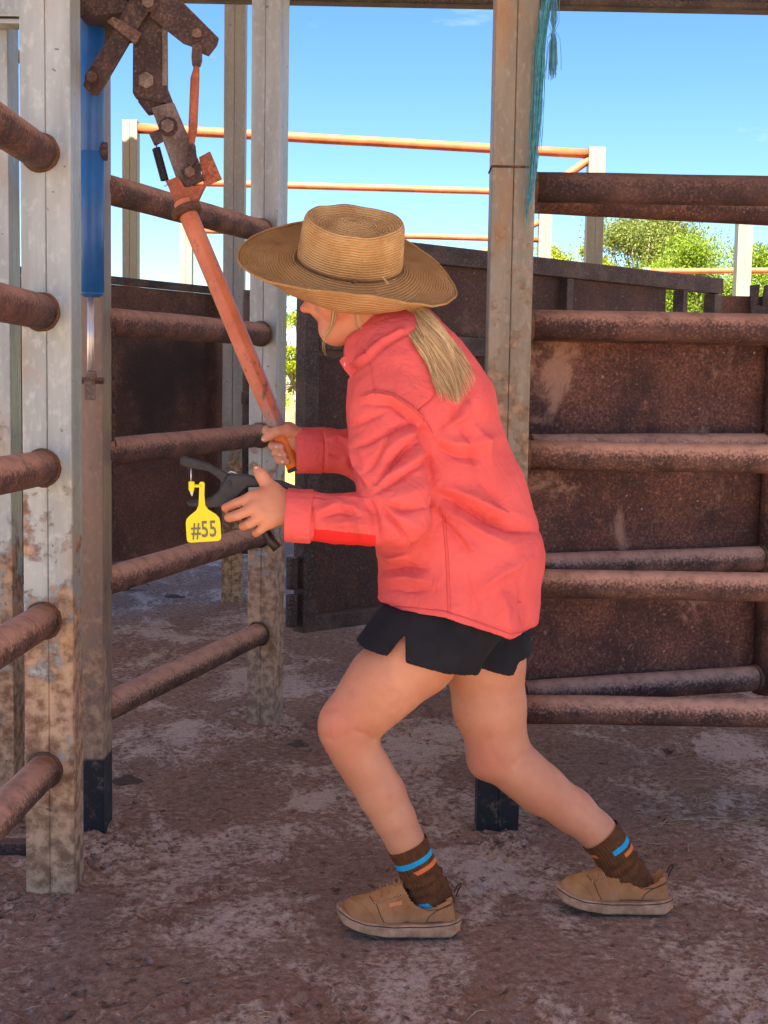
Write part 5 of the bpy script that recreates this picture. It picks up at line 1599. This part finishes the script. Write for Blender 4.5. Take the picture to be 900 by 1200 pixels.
def hit(x, z, side=-1, bvh=None):
    r = (bvh or bvh_u).ray_cast(Vector((x, side * .3, z)), Vector((0, -side, 0)))
    return (r[0], r[1]) if r[0] is not None else (None, None)
def shoe(origin, yaw, mirror, label):
    so = bpy.data.objects.new('shoe', np_mesh('shoe', uV * np.array([1, mirror, 1]), uQ if mirror > 0 else uQ[:, ::-1]))
    so.data.materials.append(M['suede']); C.objects.link(so)
    so.parent = person; so.location = Vector(origin) - ORG[person.name]; so.rotation_euler = yaw
    so['label'] = label; ORG[so.name] = Vector((0, 0, 0))
    mir = Matrix.Scale(mirror, 3, Vector((0, 1, 0)))
    def sub(name, mb, mat, bevel=0.0):
        for i, v in enumerate(mb.v): mb.v[i] = (v[0], v[1] * mirror, v[2])
        return obj(name, mb, mat, so, bevel)
    o = obj('sole', np_mesh('sole', oV * np.array([1, mirror, 1]), oQ if mirror > 0 else oQ[:, ::-1]), M['sole'], so)
    near_s = -1 * mirror     # the side that faces the camera, in unmirrored space
    def seam(px_pts, rad, mat, name='seam', bvh=None, lift=.0):
        pts = []
        for i in range(len(px_pts) - 1):
            for s in np.linspace(0, 1, 7)[: (7 if i == len(px_pts) - 2 else 6)]:
                x = px_pts[i][0] * (1 - s) + px_pts[i + 1][0] * s; y = px_pts[i][1] * (1 - s) + px_pts[i + 1][1] * s
                for sd in (near_s,):
                    p, nn = hit(SX(x), SZ(y), sd, bvh)
                    if p is not None: pts.append(p + nn * lift)
        if len(pts) > 2: sub(name, MB().tube(pts, rad, 5), mat)
    seam([(434, 1056), (443, 1064), (447, 1074), (452, 1083)], .0011, M['shoe_dark'])
    seam([(411, 1061), (424, 1063), (436, 1071), (442, 1082)], .0008, M['suede'], lift=.0004)
    seam([(502, 1083), (506, 1075), (514, 1069), (526, 1064), (541, 1058)], .0011, M['shoe_dark'])
    seam([(484, 1052), (492, 1064), (504, 1068.5), (518, 1067), (530, 1061), (540, 1056)], .0009, M['shoe_dark'])
    seam([(440, 1063), (460, 1057), (478, 1051), (486, 1052)], .0008, M['suede'], lift=.0005)
    seam([(397, 1072.5), (412, 1079.5), (430, 1084.6), (465, 1087.6), (500, 1087.8), (525, 1085.8), (544, 1082.6)], .0013, M['shoe_dark'], 'foxing_line', bvh_o)
    seam([(485, 1046), (489, 1053), (496, 1059), (504, 1061), (514, 1058.2), (524, 1051), (530, 1047)], .0024, M['shoe_dark'], 'collar_lining', lift=-.001)
    for x, y in ((439.5, 1062.5), (448, 1059), (456, 1057), (464, 1054.8), (471.5, 1052), (480, 1049.8)):
        p, nn = hit(SX(x), SZ(y), near_s)
        if p is None: continue
        ring = [p + nn * .0006 + (Vector((1, 0, 0)) - nn * nn.x).normalized() * (.0026 * math.cos(a)) + nn.cross((Vector((1, 0, 0)) - nn * nn.x).normalized()) * (.0026 * math.sin(a)) for a in np.linspace(0, 2 * math.pi, 11)]
        sub('eyelet', MB().tube(ring, .0009, 5, cap=False), M['eyelet'])
        sub('eyelet_hole', MB().tube([p - nn * .001, p + nn * .0004], .0022, 10), M['shoe_dark'])
    # laces across the tongue
    for k, (x, y) in enumerate(((446, 1046.5), (454, 1042.8), (462, 1039.5), (468, 1036.5))):
        pa, na_ = hit(SX(x + 3), SZ(y + 9), -1); pb, nb_ = hit(SX(x + 3), SZ(y + 9), 1)
        if pa is None or pb is None: continue
        top = Vector((SX(x), 0, SZ(y) + .0035))
        if k < 2: sub('lace', MB().tube([pa, pa.lerp(top, .6) + Vector((0, 0, .004)), top, pb.lerp(top, .6) + Vector((0, 0, .004)), pb], .0022, 6, flat=.6), M['suede'])
        else: sub('lace', MB().tube([pa + Vector((0, 0, .012)), pa.lerp(top, .6) + Vector((0, 0, .006)), top + Vector((.004, 0, .003)), pb.lerp(top, .6) + Vector((0, 0, .006)), pb + Vector((0, 0, .012))], .0024, 6, flat=.6), M['suede'])
    # side label, heel label, heel loop
    if mirror > 0:
        pts = []
        for (x, y) in ((457.5, 1061.5), (473, 1057.5), (473.5, 1062), (458.5, 1066)):
            p, nn = hit(SX(x), SZ(y), near_s)
            pts.append(p + nn * .0004)
        sub('side_label', MB().prism(pts, (0, -.0016, 0)), M['shoe_orange'], .0004)
    mb = MB()
    for (x, z) in ((.268, SZ(1098)), (.2755, SZ(1096)), (.2775, SZ(1086)), (.269, SZ(1087))): pass
    p, nn = hit(SX(540.5), SZ(1091), near_s, bvh_o)
    if p is not None:
        e1 = Vector((0, 0, 1)); e0 = nn.cross(e1).normalized()
        pts = [p + nn * .0004 + e0 * a_ * .0052 + e1 * b_ * .0048 for a_, b_ in ((-1, -1), (1, -1), (1, 1), (-1, 1))]
        sub('heel_label', MB().prism(pts, nn * .001), M['shoe_orange'], .0003)
    hx0, hz0 = SX(538.5), SZ(1050)
    lp = [Vector((hx0, 0, hz0 - .012)), Vector((hx0 + .004, 0, hz0)), Vector((hx0 + .011, 0, hz0 + .013)), Vector((hx0 + .009, 0, hz0 + .017)), Vector((hx0 + .001, 0, hz0 + .009)), Vector((hx0 - .004, 0, hz0 - .004))]
    sub('heel_loop', MB().tube(lp, .0042, 8, flat=.3, up=(1, 0, 0)), M['shoe_dark'])
    return so
o1 = gnd(393, 1101.5); 
tL = at(393, 1101.5, FOOT_L.y - .01)
shoe((at(393, 1080, 2.79).x, 2.79, .0015), (0, 0, R(0)), 1, 'tan suede lace up shoe on the front foot')
shoe((at(647.5, 1060, 2.935).x, 2.935, .0025), (0, R(0.6), R(0)), -1, 'tan suede lace up shoe on the rear foot')

# ---------------------------------------------------------------- hat
HAT_ARC = .185
n = NT('woven_straw')
ra_ = n.attr('braid'); an_ = n.attr('turn')
saw = n.math('FRACT', n.math('MULTIPLY', ra_, 1 / .0056))
ridge = n.math('SUBTRACT', 1.0, n.math('ABSOLUTE', n.math('SUBTRACT', n.math('MULTIPLY', saw, 2.0), 1.0)))
c = n.mix(n.ramp(n.noise(16, 5, .6), .3, .7), (.50, .30, .115), (.68, .45, .21))
c = n.mix(n.ramp(ridge, .0, .4, .6, 0), c, (.22, .105, .032))
c = n.mix(n.ramp(n.noise(180, 2, .5), .60, .70, 0, .5), c, (.70, .50, .25))
c = n.mix(n.ramp(n.noise(7, 5, .6), .50, .72, 0, .5), c, (.28, .13, .04))
c = n.mix(n.ramp(ra_, HAT_ARC - .004, HAT_ARC + .01, 0, .55), c, (.30, .145, .05))
n.color(c); n.set(rough=.75, spec=.25)
n.bump(ridge, 1.0, .0026); n.bump(n.noise(260, 3, .6), .3, .0012)
M['straw_hat'] = n.mat
M['hat_band'] = m_simple('hat_cord', (.12, .055, .022), .7, 0, .2, 60)
h0 = Vector(J3(409, 311, 2.85))
t1, t2 = R(8), R(29)
hw = Vector((math.sin(t1) * math.cos(t2), -math.sin(t2), math.cos(t1) * math.cos(t2))).normalized()
hu = Vector((-1, 0, 0)); hu = (hu - hw * hu.dot(hw)).normalized()         # front
hv = hw.cross(hu).normalized()
if hv.y > 0: hv = -hv                                                        # towards the camera
NA = 200
CU, CV = .113, .096
crown = [(0, .099), (.18, .0988), (.34, .097), (.46, .093), (.55, .0885), (.62, .0865), (.68, .088), (.74, .0935), (.79, .1000), (.835, .1045), (.87, .1050), (.90, .1025), (.925, .097), (.943, .089), (.957, .077), (.967, .064), (.978, .046), (.990, .028), (1.0, .012), (1.008, .004)]
rows = []     # each row: list of (point, braid)
arc = 0.0; prev = None
for r, z in crown:
    row = []
    for k in range(NA):
        a = 2 * math.pi * k / NA
        zz_ = z + (.008 * abs(math.cos(a)) ** 2 - .003 - .006 * max(0, math.cos(a)) + .003 * mnoise.noise((math.cos(a) * 2, math.sin(a) * 2, 7))) * max(0, min(1, (r - .5) / .3)) * (1 if z > .06 else z / .06)
        wob = 1 + .012 * mnoise.noise((math.cos(a) * 1.5, math.sin(a) * 1.5, z * 20))
        row.append(h0 + hu * (CU * r * wob * math.cos(a)) + hv * (CV * r * wob * math.sin(a)) + hw * zz_)
    arc += 0 if prev is None else math.hypot((r - prev[0]) * .1, z - prev[1]); prev = (r, z)
    rows.append((row, arc))
nb = 26
for j in range(1, nb + 1):
    e = j / nb; row = []
    for k in range(NA):
        a = 2 * math.pi * k / NA; ca_, sa_ = math.cos(a), math.sin(a)
        sd = abs(sa_) ** 2.2
        if sa_ > 0: sd = abs(sa_) ** 1.7 * (1.0 - .10 * ca_)
        # flat profile (front and back) against the rolled one (sides)
        fo, fz = .122 * e, (-.012 if ca_ > 0 else -.034) * e ** 1.6 + .002
        th_ = max(0.0, (e - .42) / .58)
        ro = .066 * min(e / .42, 1) + .030 * math.sin(th_ * 1.75)
        rz = -.030 * (min(e / .42, 1)) ** 1.3 + .038 * (1 - math.cos(th_ * 1.75)) / 1.18 * 1.35
        out_ = fo * (1 - sd) + ro * sd; zz_ = fz * (1 - sd) + rz * sd
        zz_ += (.007 * mnoise.noise((ca_ * 2.2 + 3, sa_ * 2.2, e * 2)) + .003 * mnoise.noise((ca_ * 6, sa_ * 6, e * 3))) * e
        nrm = Vector((ca_ / CU, sa_ / CV, 0)).normalized()
        row.append(h0 + hu * (CU * 1.008 * ca_ + nrm.x * out_) + hv * (CV * 1.008 * sa_ + nrm.y * out_) + hw * (zz_ + .003))
    rows.append((row, arc + .122 * e))
hvts = np.array([[tuple(p) for p in row] for row, _ in rows]).reshape(-1, 3) - P_OFF
hq = []
for j in range(len(rows) - 1):
    for k in range(NA): hq.append((j * NA + k, (j + 1) * NA + k, (j + 1) * NA + (k + 1) % NA, j * NA + (k + 1) % NA))
hme = np_mesh('hat', hvts, hq)
for nm, vals in (('braid', np.repeat([b for _, b in rows], NA)), ('turn', np.tile(np.minimum(np.arange(NA), NA - np.arange(NA)) / NA, len(rows)))):
    at_ = hme.attributes.new(nm, 'FLOAT', 'POINT'); at_.data.foreach_set('value', vals.astype(np.float32))
hat = obj('hat', hme, M['straw_hat'], person, label='wide brimmed woven straw hat with rolled sides')
md = hat.modifiers.new('thickness', 'SOLIDIFY'); md.thickness = .0028; md.offset = -1
band = [h0 + hu * (CU * 1.012 * math.cos(a)) + hv * (CV * 1.012 * math.sin(a)) + hw * .0095 for a in np.linspace(0, 2 * math.pi, 90)]
obj('hat_band', MB().tube(band, .0026, 6, cap=False), M['hat_band'], hat)
edge = [Vector(p) for p in rows[-1][0]] + [Vector(rows[-1][0][0])]
obj('brim_edge', MB().tube(edge, .0026, 6, cap=False), M['straw_hat'], hat)
kp = h0 + hu * -.012 + hv * (CV * 1.03) + hw * .010
obj('band_knot', MB().ball(kp, .005, 10), M['hat_band'], hat)

# ---------------------------------------------------------------- hair
n = NT('blonde_hair')
sh = n.attr('tint')
n.color(n.mix(sh, (.30, .18, .07), (.72, .56, .31))); n.set(rough=.38, spec=.5)
M['hair'] = n.mat
def strands(name, curves, rad, parent):
    V, F, T = [], [], []; b = 0
    g = np.random.default_rng(5)
    for pts in curves:
        pts = [Vector(p) for p in pts]; m = len(pts); tv = g.uniform(0, 1); Np = Vector((.2, -1, .1))
        for i, p in enumerate(pts):
            t_ = (pts[min(i + 1, m - 1)] - pts[max(i - 1, 0)]).normalized()
            n1 = (Np - t_ * Np.dot(t_)).normalized(); n2 = t_.cross(n1)
            r = rad * (1 - .75 * (i / (m - 1)) ** 3)
            for k in range(4):
                a = math.pi / 2 * k
                V.append(tuple(p + n1 * r * .5 * math.cos(a) + n2 * r * math.sin(a)))
        for i in range(m - 1):
            for k in range(4):
                F.append((b + 4 * i + k, b + 4 * i + (k + 1) % 4, b + 4 * i + 4 + (k + 1) % 4, b + 4 * i + 4 + k)); T.append(tv)
        b += 4 * m
    me = np_mesh(name, np.array(V) - P_OFF, F)
    at_ = me.attributes.new('tint', 'FLOAT', 'FACE'); at_.data.foreach_set('value', np.array(T, dtype=np.float32))
    return obj(name, me, M['hair'], parent)
def spl(ctrl, u):
    f = u * (len(ctrl) - 1); i = min(int(f), len(ctrl) - 2); w = f - i
    g0, g1, g2, g3 = (np.array(ctrl[max(i - 1, 0)]), np.array(ctrl[i]), np.array(ctrl[i + 1]), np.array(ctrl[min(i + 2, len(ctrl) - 1)]))
    return .5 * ((2 * g1) + (-g0 + g2) * w + (2 * g0 - 5 * g1 + 4 * g2 - g3) * w ** 2 + (-g0 + 3 * g1 - 3 * g2 + g3) * w ** 3)
bvh_s = BVHTree.FromPolygons([tuple(v) for v in sV], [tuple(q) for q in sQ.tolist()])
def shirt_y(px, py):
    d = ray(px, py).normalized(); r = bvh_s.ray_cast(Vector((0, 0, CAM_H)), d)
    return r[0].y if r[0] is not None else 2.84
pt = [(470, 352), (484, 366), (497, 385), (511, 404), (523, 426), (533, 448), (541, 474)]
dep = [2.80, 2.79] + [min(2.79, shirt_y(x, y)) - .010 for x, y in pt[2:]]
pt = [(x, y, Y) for (x, y), Y in zip(pt, dep)]
cur = []
for k in range(1250):
    o1_, o2_ = max(-1.7, min(1.7, random.gauss(0, 1))), max(-1.6, min(1.6, random.gauss(0, 1))); e = random.uniform(.70, 1.0) - .06 * abs(o1_); ph = o1_ * 3.1 + random.gauss(0, .5); am = random.uniform(.6, 1.5)
    pts = []
    for u in np.linspace(0, 1, 18):
        s = u * e
        x, y, Y = spl(pt, s)
        spr = 6 + 11 * math.sin(math.pi * min(1, s) * .62)
        x += o1_ * spr * .66 + am * 2.0 * math.sin(ph + s * 11) + (random.gauss(0, .25)); y -= o1_ * spr * .40
        Yb = min(Y, shirt_y(x, y) - .006) if s > .35 else Y
        pts.append(J3(x, y, Yb - .008 * abs(1.7 - abs(o1_)) / 1.7 * (1 if o2_ > 0 else .2) - abs(o2_) * .004))
    cur.append(pts)
strands('ponytail', cur, .0009, person)
cur = []
for k in range(420):
    a = random.uniform(-.25, 1.0); sy = -1 if random.random() < .72 else 1
    p0 = hp(.042 - .085 * random.random(), sy * .078, .045 + .02 * random.random())
    f = random.random()
    p1 = hp(-.035 - .03 * f, sy * (.081 - .006 * f), .012 - .03 * f); p2 = hp(-.085, sy * (.052 - .02 * f), -.015 - .035 * f); p3 = J3(486, 372, 2.84)
    w_ = random.gauss(0, .003)
    cur.append([np.array(spl([p0, p1, p2, p3], u)) + np.array([0, sy * w_, w_]) for u in np.linspace(0, 1, 12)])
strands('swept_hair', cur, .0019, person)
cur = []
for k in range(20):
    e = random.uniform(.6, 1.05); dx = random.gauss(0, 3.0); dy = random.gauss(0, .004)
    ctrl = [(394, 350, 2.79), (392, 366, 2.788), (389, 382, 2.795), (382, 394, 2.80), (379, 406, 2.805), (382, 418, 2.80)]
    cur.append([J3(*(np.array(spl(ctrl, u * e * .97)) + np.array([dx * (1 - u * .5) + (random.gauss(0, 1) if u > .8 else 0), 0, dy]))) for u in np.linspace(0, 1, 11)])
for k in range(12):
    dx = random.gauss(0, 2.2)
    cur.append([J3(*(np.array(spl([(418, 350, 2.785), (417, 366, 2.785), (419, 380, 2.79), (424, 390, 2.80)], u)) + np.array([dx, 0, 0]))) for u in np.linspace(0, 1, 8)])
strands('loose_wisps', cur, .00045, person)
